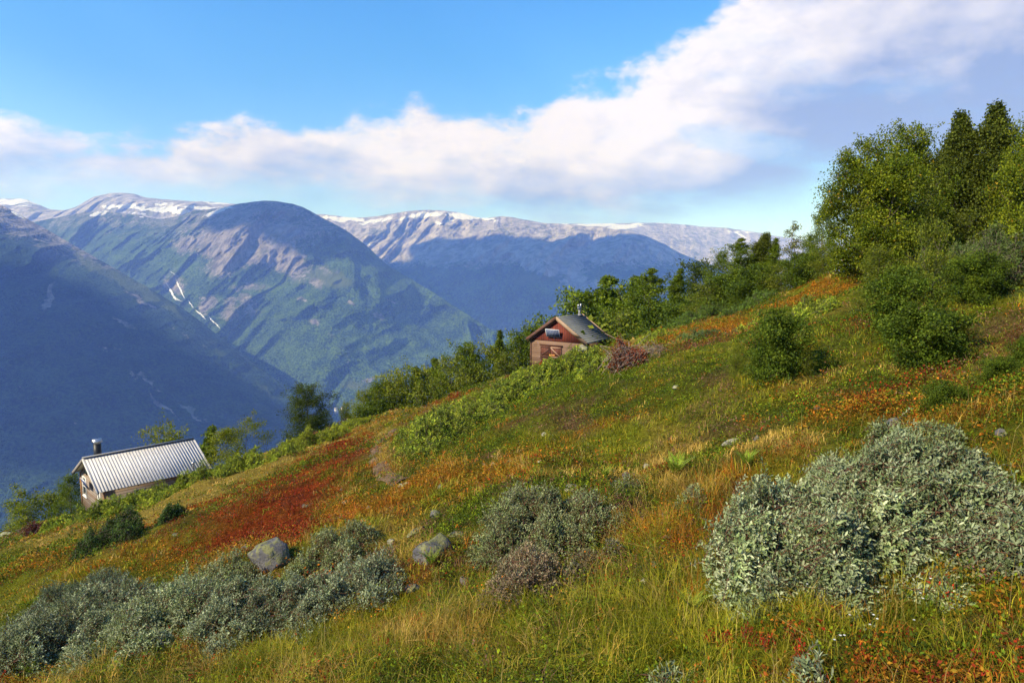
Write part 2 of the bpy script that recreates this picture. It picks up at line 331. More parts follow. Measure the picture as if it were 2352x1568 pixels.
# ------------------------------------------------------------------ grass and dwarf shrubs (uncountable)
def cover():
    keepout = []
    # near grass tussocks
    mg = MB(); 
    def grass(nc, r0, r1, per, ln, wd, p=1., amin=-44, amax=44, spread=.06, thr=0):
        r = (r0 ** p + rng.random(nc) * (r1 ** p - r0 ** p)) ** (1 / p); a = np.radians(rng.uniform(amin, amax, nc)); x, y = r * np.sin(a), r * np.cos(a); z = H(x, y)
        W = weights(x, y, z); T = pick(W, nc)
        g = (T == 0) | (T == 1) | ((T == 5) & (rng.random(nc) < .5)) | (rng.random(nc) < .12)
        x, y, T = x[g], y[g], T[g]; n = len(x)
        lean = unit(np.stack([rng.normal(-.25, .5, n), rng.normal(-.1, .5, n), rng.uniform(.9, 1.6, n)], -1)); hh = rng.uniform(.6, 1.25, n) * (1 + .35 * fbm(x * .6, y * .6, 2, 8))
        base = vcol(T, n, .12)
        hay = rng.random(n) < .08; base[hay] = base[hay] * .4 + np.array([.34, .26, .09]) * .6
        X = np.repeat(x, per) + rng.normal(0, spread, n * per); Y = np.repeat(y, per) + rng.normal(0, spread, n * per)
        N = n * per; Z = H(X, Y) - .01; Ld = unit(np.repeat(lean, per, 0) + rng.normal(0, .33, (N, 3)) * np.array([1, 1, .2]))
        L = ln * np.repeat(hh, per) * rng.uniform(.55, 1.15, N); C = np.repeat(base, per, 0) * (1 + .17 * rng.normal(size=(N, 1))).clip(.5, 1.6)
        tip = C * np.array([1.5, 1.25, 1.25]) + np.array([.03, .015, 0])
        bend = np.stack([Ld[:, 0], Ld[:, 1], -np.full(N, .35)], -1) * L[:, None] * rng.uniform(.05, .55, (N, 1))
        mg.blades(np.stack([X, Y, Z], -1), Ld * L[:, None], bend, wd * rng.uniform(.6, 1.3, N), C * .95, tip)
    grass(9500, 2.6, 8, 19, .21, .0034, p=1.5)
    grass(8500, 7, 16, 11, .16, .009, p=1.2)
    grass(9000, 14, 34, 8, .11, .020, p=1.)
    grass(10000, 30, 64, 7, .17, .045, p=1.)
    # sedges with tall thin stems near the camera
    n = 500; r = rng.uniform(2.8, 8, n); a = np.radians(rng.uniform(-40, 42, n)); x, y = r * np.sin(a), r * np.cos(a)
    T = np.stack([rng.normal(-.12, .3, n), rng.normal(0, .25, n), np.ones(n)], -1) * rng.uniform(.25, .5, (n, 1)); c = np.tile(np.array([[.30, .22, .07]]), (n, 1)) * rng.uniform(.7, 1.3, (n, 1))
    mg.blades(np.stack([x, y, H(x, y)], -1), T, T * np.array([.5, .5, -.12]), .0032, c, c * 1.3)
    o = mg.build('grass', M_GRASS); tag(o, 'green and straw coloured mountain grass growing over the hillside', 'grass', kind='stuff')
    # dwarf shrubs, split by kind
    MBs = {2: MB(), 3: MB(), 4: MB(), 5: MB()}
    def herb(nc, r0, r1, per, size, hgt, p=1., spread=.06, asp=.6, grow=0):
        r = (r0 ** p + rng.random(nc) * (r1 ** p - r0 ** p)) ** (1 / p); a = np.radians(rng.uniform(-44, 44, nc)); x, y = r * np.sin(a), r * np.cos(a)
        W = weights(x, y, H(x, y)); T = pick(W, nc)
        g = (T >= 2) | (rng.random(nc) < .12); x, y, T, r = x[g], y[g], T[g], r[g]; T = np.where(T < 2, np.where(rng.random(len(T)) < .7, 4, 5), T); n = len(x)
        base = vcol(T, n, .12); hc = hgt * rng.uniform(.4, 1.2, n) * (1 + .5 * fbm(x * .9, y * .9, 2, 15))
        N = n * per; X = np.repeat(x, per) + rng.normal(0, spread, N); Y = np.repeat(y, per) + rng.normal(0, spread, N)
        Z = H(X, Y) + np.repeat(hc, per) * rng.random(N) ** .6; C = np.repeat(base, per, 0) * (1 + .32 * rng.normal(size=(N, 1))).clip(.3, 2.)
        D = randdir(N) * np.array([1, 1, .5]) + np.array([0, 0, .5]); Nn = randdir(N) * .8 + np.array([0, 0, 1.]); S = size * rng.uniform(.6, 1.4, N) * (1 + grow * (np.repeat(r, per) - r0))
        Tt = np.repeat(T, per); P = np.stack([X, Y, Z], -1)
        for k, m in MBs.items():
            q = Tt == k
            if q.any(): m.leaves(P[q], D[q], Nn[q], S[q], S[q] * (.45 if k == 3 else asp), C[q])
    herb(11000, 2.8, 9, 14, .022, .13, p=1.6, spread=.04)
    herb(22000, 8, 20, 12, .029, .13, p=1.3, spread=.06)
    herb(34000, 18, 42, 9, .052, .15, p=1.1, spread=.11)
    herb(20000, 38, 66, 8, .095, .18, p=1., spread=.16)
    nm = {2: ('red_bilberry', 'scarlet autumn bilberry carpet in drifts across the hillside', 'bilberry'), 3: ('heather', 'purplish brown heather patches on the open slope', 'heather'),
          4: ('green_bilberry', 'dark green crowberry and bilberry mats on the hillside', 'bilberry'), 5: ('orange_bilberry', 'orange and amber dwarf birch carpet on the hillside', 'dwarf birch')}
    for k, m in MBs.items():
        if m.n: tag(m.build(nm[k][0], M_HERB), nm[k][1], nm[k][2], kind='stuff')
cover()

# ------------------------------------------------------------------ trodden path
def path():
    px = [(935, 952), (905, 985), (868, 1020), (858, 1055), (878, 1085), (930, 1112)]
    P = [spot(*p) for p in px]; Q = []
    for i in range(len(P) - 1):
        for k in range(8): Q.append(P[i] + (P[i + 1] - P[i]) * k / 8)
    Q = np.array(Q); T = unit(np.gradient(Q, axis=0)); S = np.stack([T[:, 1], -T[:, 0]], -1); m = MB(); V = []
    for j in np.linspace(-1, 1, 7):
        w = .15 + .06 * vn2(np.arange(len(Q)) * .5, Q[:, 1] * 0 + j, 3)
        x = Q[:, 0] + S[:, 0] * w * j; y = Q[:, 1] + S[:, 1] * w * j; V.append(np.stack([x, y, H(x, y) + .03 * (1 - abs(j)) + .004], -1))
    V = np.stack(V, 1); n = len(Q); i = np.arange(n - 1)[:, None] * 7 + np.arange(6)[None]
    m.add(V.reshape(-1, 3), np.stack([i, i + 1, i + 8, i + 7], -1).reshape(-1, 4))
    t = NT('trodden_earth'); nz = t.noise(t.pos(), 5, 6, .7)
    tag(m.build('path', t.done(t.bsdf(t.mix(t.mapr(nz, .35, .65), (.09, .055, .035), (.17, .115, .07)), .95, .1, normal=t.bump(nz, .6, .04))), smooth=True), 'narrow trodden earth path crossing the slope', 'path', kind='structure')
path()

# ------------------------------------------------------------------ shrubs
def mound(name, label, cat, px, py, wpx, dep, h, shoots, per, L, Wd, cols, mat, stemmat, group=None, fine=False, stem_r=.006, stemlen=.28, up=.8, rough=.25, seed=0, lean=(0, 0), jit=.18, accents=None, skew=0., parts=('foliage', 'stem'), ground_vis=.25, lobe=None):
    """low spreading shrub: centre at pixel px,py of its foot, wpx wide in the frame, dep m deep, h m high"""
    r = np.random.default_rng(seed + 101); c = spot(px, py); lobe = lobe or max(.22, min(.55, h * .75)); rx = wpx / F * c[1] / 2; ry = dep / 2
    th = r.uniform(0, 2 * pi, shoots); rad = np.sqrt(r.random(shoots)); lx, ly = np.cos(th) * rad, np.sin(th) * rad
    K = int(np.clip(2.2 * rx * ry * 2 / lobe ** 2, 4, 60)); kt = r.uniform(0, 2 * pi, K); kr = np.sqrt(r.random(K)) * .95; KX, KY = np.cos(kt) * kr * rx, np.sin(kt) * kr * ry; kh = r.uniform(.62, 1.15, K)
    d2 = np.hypot(lx[:, None] * rx - KX, ly[:, None] * ry - KY); ki = d2.argmin(1); ld = np.clip(d2.min(1) / (lobe * .62), 0, 1.4); lobef = kh[ki] * (1 - .48 * ld ** 2); lv = np.stack([lx * rx - KX[ki], ly * ry - KY[ki]], -1) / lobe
    edge = 1 + .28 * vn2(np.cos(th) * 2.2 + seed, np.sin(th) * 2.2, seed + 3); cy = c[1] + ry * .8
    X = c[0] + lx * rx * edge; Y = cy + ly * ry * edge + skew * lx * rx
    prof = np.clip(1 - rad ** 3.4, 0, 1) ** .6; edge = edge + .10 * vn2(np.cos(th) * 6, np.sin(th) * 6, seed + 8); bumps = 1 + rough * 1.6 * fbm(X * 1.6 / max(h, .5) + seed, Y * 1.6 / max(h, .5), 2, seed + 5)
    top = h * (ground_vis * .5 + (1 - ground_vis * .5) * prof) * bumps * lobef * np.where(r.random(shoots) < .05, 1.22, 1.); G = H(X, Y); dr = r.normal(size=(shoots, 3)) * .35 + np.stack([lx * .45 + lv[:, 0] * 1.1 + lean[0], ly * .45 + lv[:, 1] * 1.1 + lean[1], np.full(shoots, up)], -1)
    low = r.random(shoots) < .38
    tz = np.where(low, top * r.uniform(.25, .85, shoots), top * r.uniform(.85, 1.08, shoots)); dr = unit(dr); tip = np.stack([X, Y, G + tz], -1)
    sl = stemlen * r.uniform(.7, 1.3, shoots); root = tip - dr * sl[:, None]; e = empty(name, (c[0], cy, float(H(c[0], cy)))); off = np.array(e.location)
    k = per; t_ = np.tile(np.linspace(.22, 1.0, k), shoots) + r.normal(0, .02, shoots * k); R = np.repeat(root, k, 0); T = np.repeat(tip - root, k, 0); P = R + T * t_[:, None]
    ang = np.tile(np.arange(k) * 2.4, shoots) + np.repeat(r.uniform(0, 6.28, shoots), k); A = unit(np.cross(T, np.array([.2, .9, .31]))); B = np.cross(unit(T), A)
    out = np.cos(ang)[:, None] * A + np.sin(ang)[:, None] * B; D = unit(out * .9 + unit(T) * (.45 + .8 * t_[:, None] ** 3) + r.normal(0, .18, (len(P), 3)))
    N = unit(unit(T) * 1.0 - out * .3 + r.normal(0, .25, (len(P), 3)) + np.array([0, 0, .4]))
    cc = np.array(cols)[r.integers(0, len(cols), shoots)] * (1 + jit * .8 * r.normal(size=(shoots, 1))).clip(.55, 1.5) * r.uniform(.72, 1.25, (K, 1))[ki]; C = np.repeat(cc, k, 0) * (1 + jit * r.normal(size=(len(P), 1))).clip(.5, 1.6)
    if accents:
        q = r.random(len(P)) < accents[1]; C[q] = np.array(accents[0]) * r.uniform(.7, 1.3, (q.sum(), 1))
    m = MB(); m.leaves(P - off, D, N, L * r.uniform(.6, 1.2, len(P)), Wd * r.uniform(.7, 1.2, len(P)), C, fine=fine); m.build(parts[0], mat, e)
    s = MB(); s.cones(root - off, tip - off, stem_r * .7, stem_r * .35)
    nb = max(14, shoots // 9); q = r.choice(shoots, nb, replace=False); foot = np.stack([c[0] + (X[q] - c[0]) * .62, cy + (Y[q] - cy) * .62], -1); foot = np.column_stack([foot, H(foot[:, 0], foot[:, 1]) - .03])
    s.cones(foot - off, root[q] - off, stem_r * 1.8, stem_r * .7); s.build(parts[1], stemmat, e)
    tag(e, label, cat, group); return e
WIL = [(.28, .325, .175), (.225, .28, .135), (.36, .395, .24), (.185, .24, .095)]
WILB = [(.22, .26, .145), (.17, .215, .11), (.29, .325, .205)]
WILG = [(.22, .26, .105), (.17, .215, .075), (.27, .30, .155)]
gw = 'grey leaved willow shrubs in the foreground'
def willow(label, px, py, w, dep, h, shoots, cols=WIL, L=.038, W=.0145, seed=0, per=15, **k):
    return mound('willow_shrub', label, 'shrub', px, py, w, dep, h, shoots, per, L, W, cols, M_WILLOW, M_TWIG, gw, True, .004, .24, .75, .13, seed, **k)
willow('large silvery grey-green willow shrub filling the right foreground', 1925, 1385, 430, 2.0, .60, 3700, seed=1, skew=.35, accents=((.20, .23, .06), .03))
willow('grey-green willow shrub cut off by the right edge of the photo', 2300, 1300, 560, 2.5, .56, 5200, seed=2)
willow('silvery willow shrub filling the gap low between the two large right hand willows', 2120, 1345, 260, 1.6, .50, 1500, seed=22)
willow('pale yellow-tipped willow shrub rising behind the big foreground willow', 2090, 1120, 330, .9, .36, 1000, [(.22, .26, .08), (.17, .22, .09)], seed=3)
willow('low willow branch tips at the lower left of the big willow', 1760, 1385, 190, .6, .25, 300, seed=4, L=.045)
willow('rounded olive-grey willow shrub in the middle of the slope', 1200, 1300, 260, 1.6, .58, 2200, WILG, L=.029, W=.0125, seed=5)
willow('olive-grey willow shrub right of the rounded one, thinning toward dark soil', 1345, 1268, 220, 1.1, .36, 1200, WILG, L=.029, W=.0125, seed=6)
willow('pinkish grey dry-tipped willow shrub below the rounded one', 1225, 1385, 270, .8, .38, 1300, [(.24, .18, .11), (.19, .165, .09), (.28, .20, .13)], L=.030, W=.011, seed=7)
willow('small pinkish willow shrub beside the dry-tipped one', 1340, 1335, 110, .5, .26, 280, [(.22, .175, .09), (.17, .165, .08)], L=.030, W=.011, seed=8)
willow('tiny grey willow sprig standing in grass right of the middle willows', 1415, 1300, 60, .35, .2, 90, [(.19, .18, .11)], L=.030, W=.011, seed=9)
willow('dark blue-grey willow shrub at the upper left of the willow band', 120, 1430, 280, 1.6, .48, 1500, [(.12, .16, .10), (.09, .125, .07)], L=.034, W=.013, seed=10)
willow('grey-green willow shrub at the left edge of the photo', 60, 1560, 460, 2.3, .78, 3000, WILB, L=.036, W=.014, seed=11)
willow('grey-green willow shrub second from the left edge in the willow band', 290, 1525, 400, 2.0, .58, 2500, WIL, L=.036, W=.014, seed=12)
willow('silvery blue willow shrub in the centre of the left willow band', 520, 1500, 400, 1.6, .38, 2500, WILB, L=.034, W=.013, seed=13)
willow('silvery willow shrub at the right end of the left willow band', 735, 1445, 320, 1.4, .32, 2000, WILB, L=.034, W=.013, seed=14)
willow('greenish willow shrub around the foot of the tilted boulder', 735, 1340, 230, 1.1, .36, 1100, WILG, L=.032, W=.013, seed=15)
willow('low greenish willow shrub between the boulder and the willow band', 470, 1400, 260, 1.2, .40, 900, WILG, L=.032, W=.013, seed=16)
willow('small grey willow shrub left of the lower middle rocks', 845, 1370, 120, .9, .32, 380, WILB, L=.032, W=.012, seed=17)
willow('blue-grey willow shoots poking up at the bottom edge of the photo', 1540, 1600, 110, .3, .16, 30, WILB, L=.045, W=.013, seed=18)
willow('blue-grey willow shoots near the bottom edge, right of the others', 1880, 1600, 110, .3, .16, 30, WILB, L=.045, W=.013, seed=19)
willow('small grey willow shrub beside the fern on the right', 1600, 1165, 90, .6, .22, 120, WILG, L=.030, W=.012, seed=20)
willow('small grey-green willow by the pale rocks above the middle willows', 1450, 1150, 80, .7, .22, 120, WILG, L=.030, W=.012, seed=21)

JUN = [(.24, .29, .024), (.17, .23, .018), (.32, .35, .03), (.10, .15, .014)]
gj = 'creeping juniper mats on the hillside'
def juniper(label, px, py, w, dep, h, shoots, cols=JUN, seed=0, L=.09, W=.032, sl=.30, **k):
    c = spot(px, py); s_ = c[1] / 38
    return mound('juniper', label, 'shrub', px, py, w * 1.25, dep, h * .74, int(shoots * 2.2), 12, L * s_ ** .5, W * s_ ** .5, cols, M_JUNIPER, M_BARK, gj, False, .005, sl * .7, .55, .2, seed, jit=.22, **k)
juniper('tall juniper mound hiding the lower right of the red cabin', 1305, 868, 170, 2.4, .88, 1300, seed=30)
juniper('juniper mound right of the pale rock near the red cabin', 1385, 852, 90, 1.6, .42, 500, seed=31)
juniper('juniper mat with a red bilberry tuft left of the red cabin foot', 1235, 895, 130, 2.5, .85, 800, seed=32)
juniper('juniper mat on the slope left below the red cabin', 1150, 935, 150, 3.0, .7, 900, seed=33)
juniper('broad juniper mat in the middle of the slope', 1070, 975, 170, 3.0, .65, 950, seed=34)
juniper('juniper mat at the left end of the middle belt', 975, 1022, 150, 2.4, .6, 800, seed=35)
juniper('lower juniper mat under the middle belt', 960, 1052, 110, 1.6, .35, 400, seed=36)
juniper('juniper row on the crest right of the metal roof', 570, 1080, 170, 2.0, 1.05, 900, [(.24, .28, .02), (.17, .22, .02)], seed=37)
juniper('bright juniper row on the crest below the dark tree', 690, 1034, 170, 2.0, 1.05, 900, [(.28, .31, .02), (.20, .24, .02)], seed=38)
juniper('juniper mat where the crest meets the path', 790, 994, 120, 1.6, .8, 500, [(.28, .31, .02), (.20, .24, .02)], seed=39)
juniper('juniper in front of the long wall of the grey cabin', 410, 1130, 160, 1.8, .75, 900, seed=40)
juniper('juniper under the eave at the left half of the grey cabin', 305, 1168, 140, 1.8, .9, 800, seed=41)
juniper('dark juniper at the corner of the grey cabin', 225, 1192, 110, 1.8, .85, 600, seed=42)
juniper('juniper spread left of the grey cabin corner', 140, 1216, 130, 2.0, .8, 700, seed=43)
juniper('dark isolated juniper mat below the grey cabin', 208, 1278, 135, 2.0, .75, 900, [(.045, .085, .016), (.06, .10, .018)], seed=44)
juniper('small dark juniper sprout in the golden grass', 378, 1205, 52, .8, .6, 220, [(.045, .085, .016)], seed=45)
juniper('juniper mat on the ridge right of the red cabin', 1490, 790, 110, 2, .5, 450, seed=46)
juniper('bright juniper mat among orange bilberry on the ridge', 1610, 735, 130, 2.2, .8, 650, [(.11, .17, .02), (.08, .13, .02)], seed=47)
juniper('light juniper strip below the orange bilberry', 1600, 782, 110, 1.4, .4, 400, [(.11, .16, .03), (.09, .13, .04)], seed=48)
juniper('juniper mat on the ridge below the sparse tree', 1730, 702, 120, 1.8, .6, 500, [(.10, .16, .02), (.08, .13, .02)], seed=49)
juniper('juniper mat on the knoll left of the leafy bushes', 1880, 725, 120, 1.6, .5, 600, seed=50, L=.10)
juniper('large juniper thicket on the right hill under the dark trees', 2270, 640, 190, 3.0, 1.1, 1800, [(.10, .14, .03), (.07, .11, .025), (.13, .16, .04)], seed=51, L=.10)
juniper('juniper thicket cut by the right edge of the photo', 2370, 655, 120, 2.5, 1.1, 900, [(.10, .14, .03), (.07, .11, .025)], seed=52, L=.10)
juniper('juniper mat linking the middle belt to the mound below the red cabin', 1190, 922, 150, 2.6, .6, 700, seed=53)
juniper('narrow juniper mat on the crest between the metal roof and its right hand birch', 490, 1098, 90, 1.6, .6, 350, seed=54)
juniper('juniper mat in the belt just above the lower mat', 1010, 998, 130, 2.2, .6, 600, seed=55)
juniper('juniper mat under the orange bilberry strip near the ridge top', 1760, 752, 90, 1.5, .4, 350, seed=56)
mound('bilberry_tuft', 'scarlet bilberry tuft on the juniper below the red cabin', 'bilberry', 1236, 872, 46, .7, .75, 150, 9, .10, .06, [(.42, .03, .01), (.30, .03, .01)], M_HERB, M_TWIG, seed=60, stemlen=.25)
mound('red_shrub', 'rust red half-bare shrub with grey twigs right of the red cabin', 'shrub', 1452, 845, 90, 1.3, .6, 520, 9, .075, .04, [(.22, .05, .02), (.16, .05, .03), (.26, .08, .03)], M_HERB, M_DEAD, seed=61, stem_r=.014, stemlen=.6)
mound('bare_shrub', 'pale leafless twiggy shrub on the ridge right of the red cabin', 'shrub', 1488, 825, 110, 1.2, .5, 150, 2, .06, .03, [(.25, .12, .05)], M_HERB, M_DEAD, seed=62, stem_r=.011, stemlen=.6, up=.5)
mound('red_shrub', 'dark maroon half-bare shrub at the left edge below the grey cabin', 'shrub', 72, 1232, 62, 1.0, .8, 260, 8, .10, .05, [(.13, .02, .02), (.10, .03, .025)], M_HERB, M_DEAD, seed=63, stem_r=.012, stemlen=.5)
mound('bare_shrub', 'dark leafless heath twigs right of the middle willow', 'shrub', 1450, 1190, 90, .5, .2, 130, 1, .03, .012, [(.12, .05, .03)], M_HERB, M_TWIG, seed=64, stem_r=.005, stemlen=.22)

# ------------------------------------------------------------------ trees
GRN = [(.115, .165, .012), (.085, .13, .010), (.15, .195, .014)]
DRK = [(.06, .09, .012), (.045, .07, .010), (.085, .115, .016)]
YEL = [(.17, .20, .012), (.13, .17, .012), (.22, .23, .015)]
OLV = [(.12, .135, .014), (.085, .105, .012), (.16, .165, .018)]
def tree_proto(seed, h=6., w=3., base=.12, limbs=34, leaves=7000, leaf=.088, cols=GRN, shape='oval', stems=1, bark=None, tr=.075, sparse=0., clus=.055, accent=None, dens=6):
    r = np.random.default_rng(seed); wood = MB(); CL, CR = [], []
    def prof(t):
        if shape == 'cone': return (1 - t) ** .95 * min(1, t * 5 + .4) * (.8 + .3 * math.sin(t * 23 + seed))
        if shape == 'column': return min(1, (1 - t) * 3.2) ** .7 * (.75 + .25 * math.sin(t * 9 + seed))
        if shape == 'bush': return math.sqrt(max(0, 1 - (t * 1.02 - .15) ** 2 * 1.25)) if t < 1 else .2
        return max(.12, math.sin(min(1, t * .92 + .14) * pi) ** .6) if t < .95 else .28
    for s_ in range(stems):
        az = r.uniform(0, 6.28); sp = (0 if stems == 1 else w * .18) ; hh = h * (1 if s_ == 0 else r.uniform(.72, .97)); lean = np.array([math.cos(az), math.sin(az)]) * sp
        T = np.linspace(0, 1, 9); wob = np.cumsum(r.normal(0, .012 * h, (9, 2)), 0) * T[:, None]
        tp = np.column_stack([lean[0] * T ** .8 + wob[:, 0], lean[1] * T ** .8 + wob[:, 1], T * hh * .97])
        wood.tube(tp, tr * (1 - T * .9) * (1 if stems == 1 else .75), 7)
        nl = limbs // stems
        for i in range(nl):
            t = base + (1 - base) * (i + r.random()) / nl; p0 = np.array([np.interp(t, T, tp[:, k]) for k in range(3)]); tt = (t - base) / (1 - base)
            L = w / 2 * prof(tt) * r.uniform(.55, 1.22) * (.85 if stems > 1 else 1); a2 = i * 2.4 + r.normal(0, .35); el = r.uniform(-.1, .4) + .75 * tt ** 1.3
            d = np.array([math.cos(a2) * math.cos(el), math.sin(a2) * math.cos(el), math.sin(el)]); L = L / max(.5, math.cos(el)) * .9; q = [p0]
            for k in range(1, 5):
                q.append(q[-1] + unit(d + r.normal(0, .14, 3) + np.array([0, 0, .05 * k])) * L / 4)
            q = np.array(q); q[:, 2] = np.minimum(q[:, 2], h); rr = tr * .42 * (1 - t * .75); wood.tube(q, rr * np.linspace(1, .25, 5), 4, cap=False)
            ns = dens; A, B = [], []
            for k in range(ns):
                u = r.uniform(.25, 1.0) * 4; j = min(int(u), 3); a = q[j] + (q[j + 1] - q[j]) * (u - j); b = a + unit(d * .5 + r.normal(0, .7, 3)) * L * r.uniform(.16, .38)
                A.append(a); B.append(b); CL += [b, (a + b) / 2]; CR += [1., .8]
            CL.append(q[-1]); CR.append(1); wood.cones(A, B, rr * .35, rr * .12)
    CL, CR = np.array(CL), np.array(CR); CR = CR * np.clip((1 - CL[:, 2] / h) * 2.6 + .42, .42, 1); keep = r.random(len(CL)) > sparse; CL, CR = CL[keep], CR[keep]
    cc = np.array(cols)[r.integers(0, len(cols), len(CL))] * r.uniform(.72, 1.28, (len(CL), 1))
    i = r.choice(len(CL), leaves, p=CR ** 1.8 / (CR ** 1.8).sum()); P = CL[i] + randdir(leaves, r) * (r.random((leaves, 1)) ** .5 * 2.5) * (clus * w * CR[i])[:, None] * np.array([1, 1, .7])
    C = cc[i] * (1 + .2 * r.normal(size=(leaves, 1))).clip(.5, 1.6)
    if accent:
        for q in r.choice(len(CL), max(1, int(len(CL) * accent[1])), replace=False): C[(i == q) & (r.random(leaves) < .6)] = accent[0]
        q = r.random(leaves) < .006; C[q] = accent[0]
    D = unit(r.normal(size=(leaves, 3)) + np.array([0, 0, -.25])); N = unit(r.normal(size=(leaves, 3)) * .8 + unit(CL[i] - np.array([0, 0, h * .45])) * .8 + np.array([0, 0, .4]))
    crown = MB(); S = leaf * r.uniform(.6, 1.3, leaves); crown.leaves(P, D, N, S, S * .72, C, .25)
    return wood, crown, (bark or M_BARK), h
PROTO = {}
def proto(key, **k):
    w_, c_, b_, h_ = tree_proto(**k); PROTO[key] = [w_, c_, b_, h_, None, None]
proto('round', seed=1, h=6, w=3.9, leaves=18000, cols=GRN, limbs=36)
proto('round2', seed=2, h=6, w=4.2, leaves=18000, cols=YEL, limbs=38, shape='bush', base=.05)
proto('tall', seed=3, h=7, w=2.3, leaves=15000, cols=GRN, shape='column', base=.30, bark=M_BIRCH, limbs=34)
proto('tall2', seed=4, h=7, w=2.5, leaves=15000, cols=GRN, shape='cone', base=.18, bark=M_BIRCH, limbs=44)
proto('dark', seed=5, h=5, w=4.2, leaves=24000, cols=DRK, shape='bush', base=.05, limbs=44)
proto('thin', seed=6, h=6, w=2.6, leaves=3600, cols=OLV, shape='column', base=.15, limbs=26, stems=2, tr=.05, sparse=.35, bark=M_DEAD)
proto('airy', seed=7, h=6, w=4.2, leaves=14000, cols=YEL, shape='oval', base=.12, limbs=32, stems=2, sparse=.1, tr=.06)
proto('big', seed=8, h=6, w=5.0, leaves=70000, leaf=.088, cols=[(.155, .19, .010), (.10, .14, .008), (.20, .225, .012), (.065, .10, .008)], shape='bush', base=.04, limbs=80, stems=3, clus=.045, accent=((.42, .25, .02), .004), dens=10)
proto('pine', seed=9, h=7, w=5.2, leaves=42000, leaf=.095, cols=[(.09, .115, .014), (.065, .085, .012), (.12, .14, .018)], shape='cone', base=.06, limbs=64, clus=.05, dens=7)
proto('bush', seed=10, h=2, w=2.2, leaves=18000, leaf=.066, cols=[(.080, .125, .010), (.115, .155, .012), (.055, .09, .010)], shape='bush', base=.02, limbs=44, stems=3, tr=.03, clus=.07)
proto('bushl', seed=12, h=2, w=2.0, leaves=8000, leaf=.055, cols=[(.14, .165, .014), (.17, .19, .018), (.10, .135, .012)], shape='oval', base=.03, limbs=40, stems=2, tr=.03, clus=.07)
PXH = {k: v for k, v in ()}
def tree(key, label, px, ptop, Y=None, pbase=None, wscale=1., rot=0., cat='tree', group='birch trees along the crest', name='birch_tree'):
    """top of the crown at pixel (px,ptop); foot on the hillside at distance Y or seen at pixel height pbase"""
    if Y is None: p = spot(px, pbase)
    else: p = at(px, ptop, Y)
    x, y = p[0], p[1]; g = float(H(x, y)); zt = at(px, ptop, y)[2]; pr = PROTO[key]; s = (zt - g) / pr[3] * (.97 if key in ('big', 'pine') else 1.04)
    e = empty(name, (x, y, g - .05), rot); tag(e, label, cat, group)
    wx = wscale * (s * .55 + .45 * s)
    if pr[4] is None:
        pr[4] = pr[0].build('trunk', pr[2], e); pr[5] = pr[1].build('crown', M_TREE, e)
    else:
        for o in (pr[4], pr[5]):
            c = o.copy(); COL.objects.link(c); c.parent = e
    e.scale = (wx, wx, s); return e
G1, G2, G3, G4 = 'birches left of the grey cabin', 'birches behind the crest left of the red cabin', 'birches behind the red cabin', 'trees and bushes on the right hill'
tree('airy', 'yellow-green birch at the far left beside the grey cabin', 95, 1112, Y=62, group=G1)
tree('round2', 'low birch left of the leftmost birch crown', 48, 1168, Y=62, group=G1, rot=1, wscale=.9)
tree('round', 'small birch touching the gable of the grey cabin', 158, 1098, Y=51, group=G1, rot=2, wscale=.8)
tree('round2', 'birch top just above the middle of the metal roof', 378, 1000, Y=60, group=G1, rot=3, wscale=.6)
tree('tall2', 'darker birch top at the right end of the metal roof', 440, 982, Y=60, group=G1, rot=1, wscale=1.1)
tree('airy', 'loose airy birch standing right of the metal roof', 543, 955, Y=52, group=G1, rot=2.2, wscale=1.0)
tree('dark', 'solitary dark dense tree on the crest in the left half', 705, 893, Y=51, group=G2, rot=.5)
tree('round2', 'small yellow-green tree at the right foot of the dark tree', 748, 945, Y=53, group=G2, rot=4, wscale=.7)
tree('round2', 'small pointed birch between the dark tree and the crest row', 793, 928, Y=54, group=G2, rot=5, wscale=.75)
row = [('round2', 838, 905, 'leftmost rounded birch of the crest row'), ('round', 868, 884, 'second birch from the left in the crest row, slightly darker'), ('round2', 905, 872, 'bright bushy birch, third from the left in the crest row'),
       ('round2', 938, 858, 'bright birch, fourth from the left in the crest row'), ('tall2', 966, 838, 'narrow birch, fifth from the left in the crest row'), ('tall', 1005, 826, 'pale trunked birch in the middle of the crest row'),
       ('round2', 1042, 834, 'wide yellow-green birch right of the pale trunked one'), ('round', 1078, 800, 'darker birch topping the crest row left of the tallest'), ('round2', 1112, 806, 'bushy birch just left of the tallest of the crest row'),
       ('tall2', 1149, 756, 'tallest birch of the crest row'), ('round', 1190, 772, 'dark birch between the tallest of the crest row and the red cabin'), ('round', 1222, 760, 'birch top just left of the red cabin gable')]
for i, (k, x, y, lb) in enumerate(row): tree(k, lb, x, y, Y=56 + (i * 37 % 6), group=G2, rot=i * 1.3, wscale=.95 if k[:5] == 'round' else .9)
for i, (x, y, lb, k) in enumerate([(855, 925, 'low green shrub in front of the leftmost crest birches', 'bush'), (985, 880, 'low bright shrub on the crest under the pale trunked birch', 'bushl'), (1090, 850, 'low shrub on the crest left of the red cabin', 'bushl'), (1165, 815, 'olive shrub on the crest just left of the cabin rock', 'bushl')]):
    tree(k, lb, x, y, Y=54, group=G2, rot=i, wscale=.75, cat='bush', name='bush')
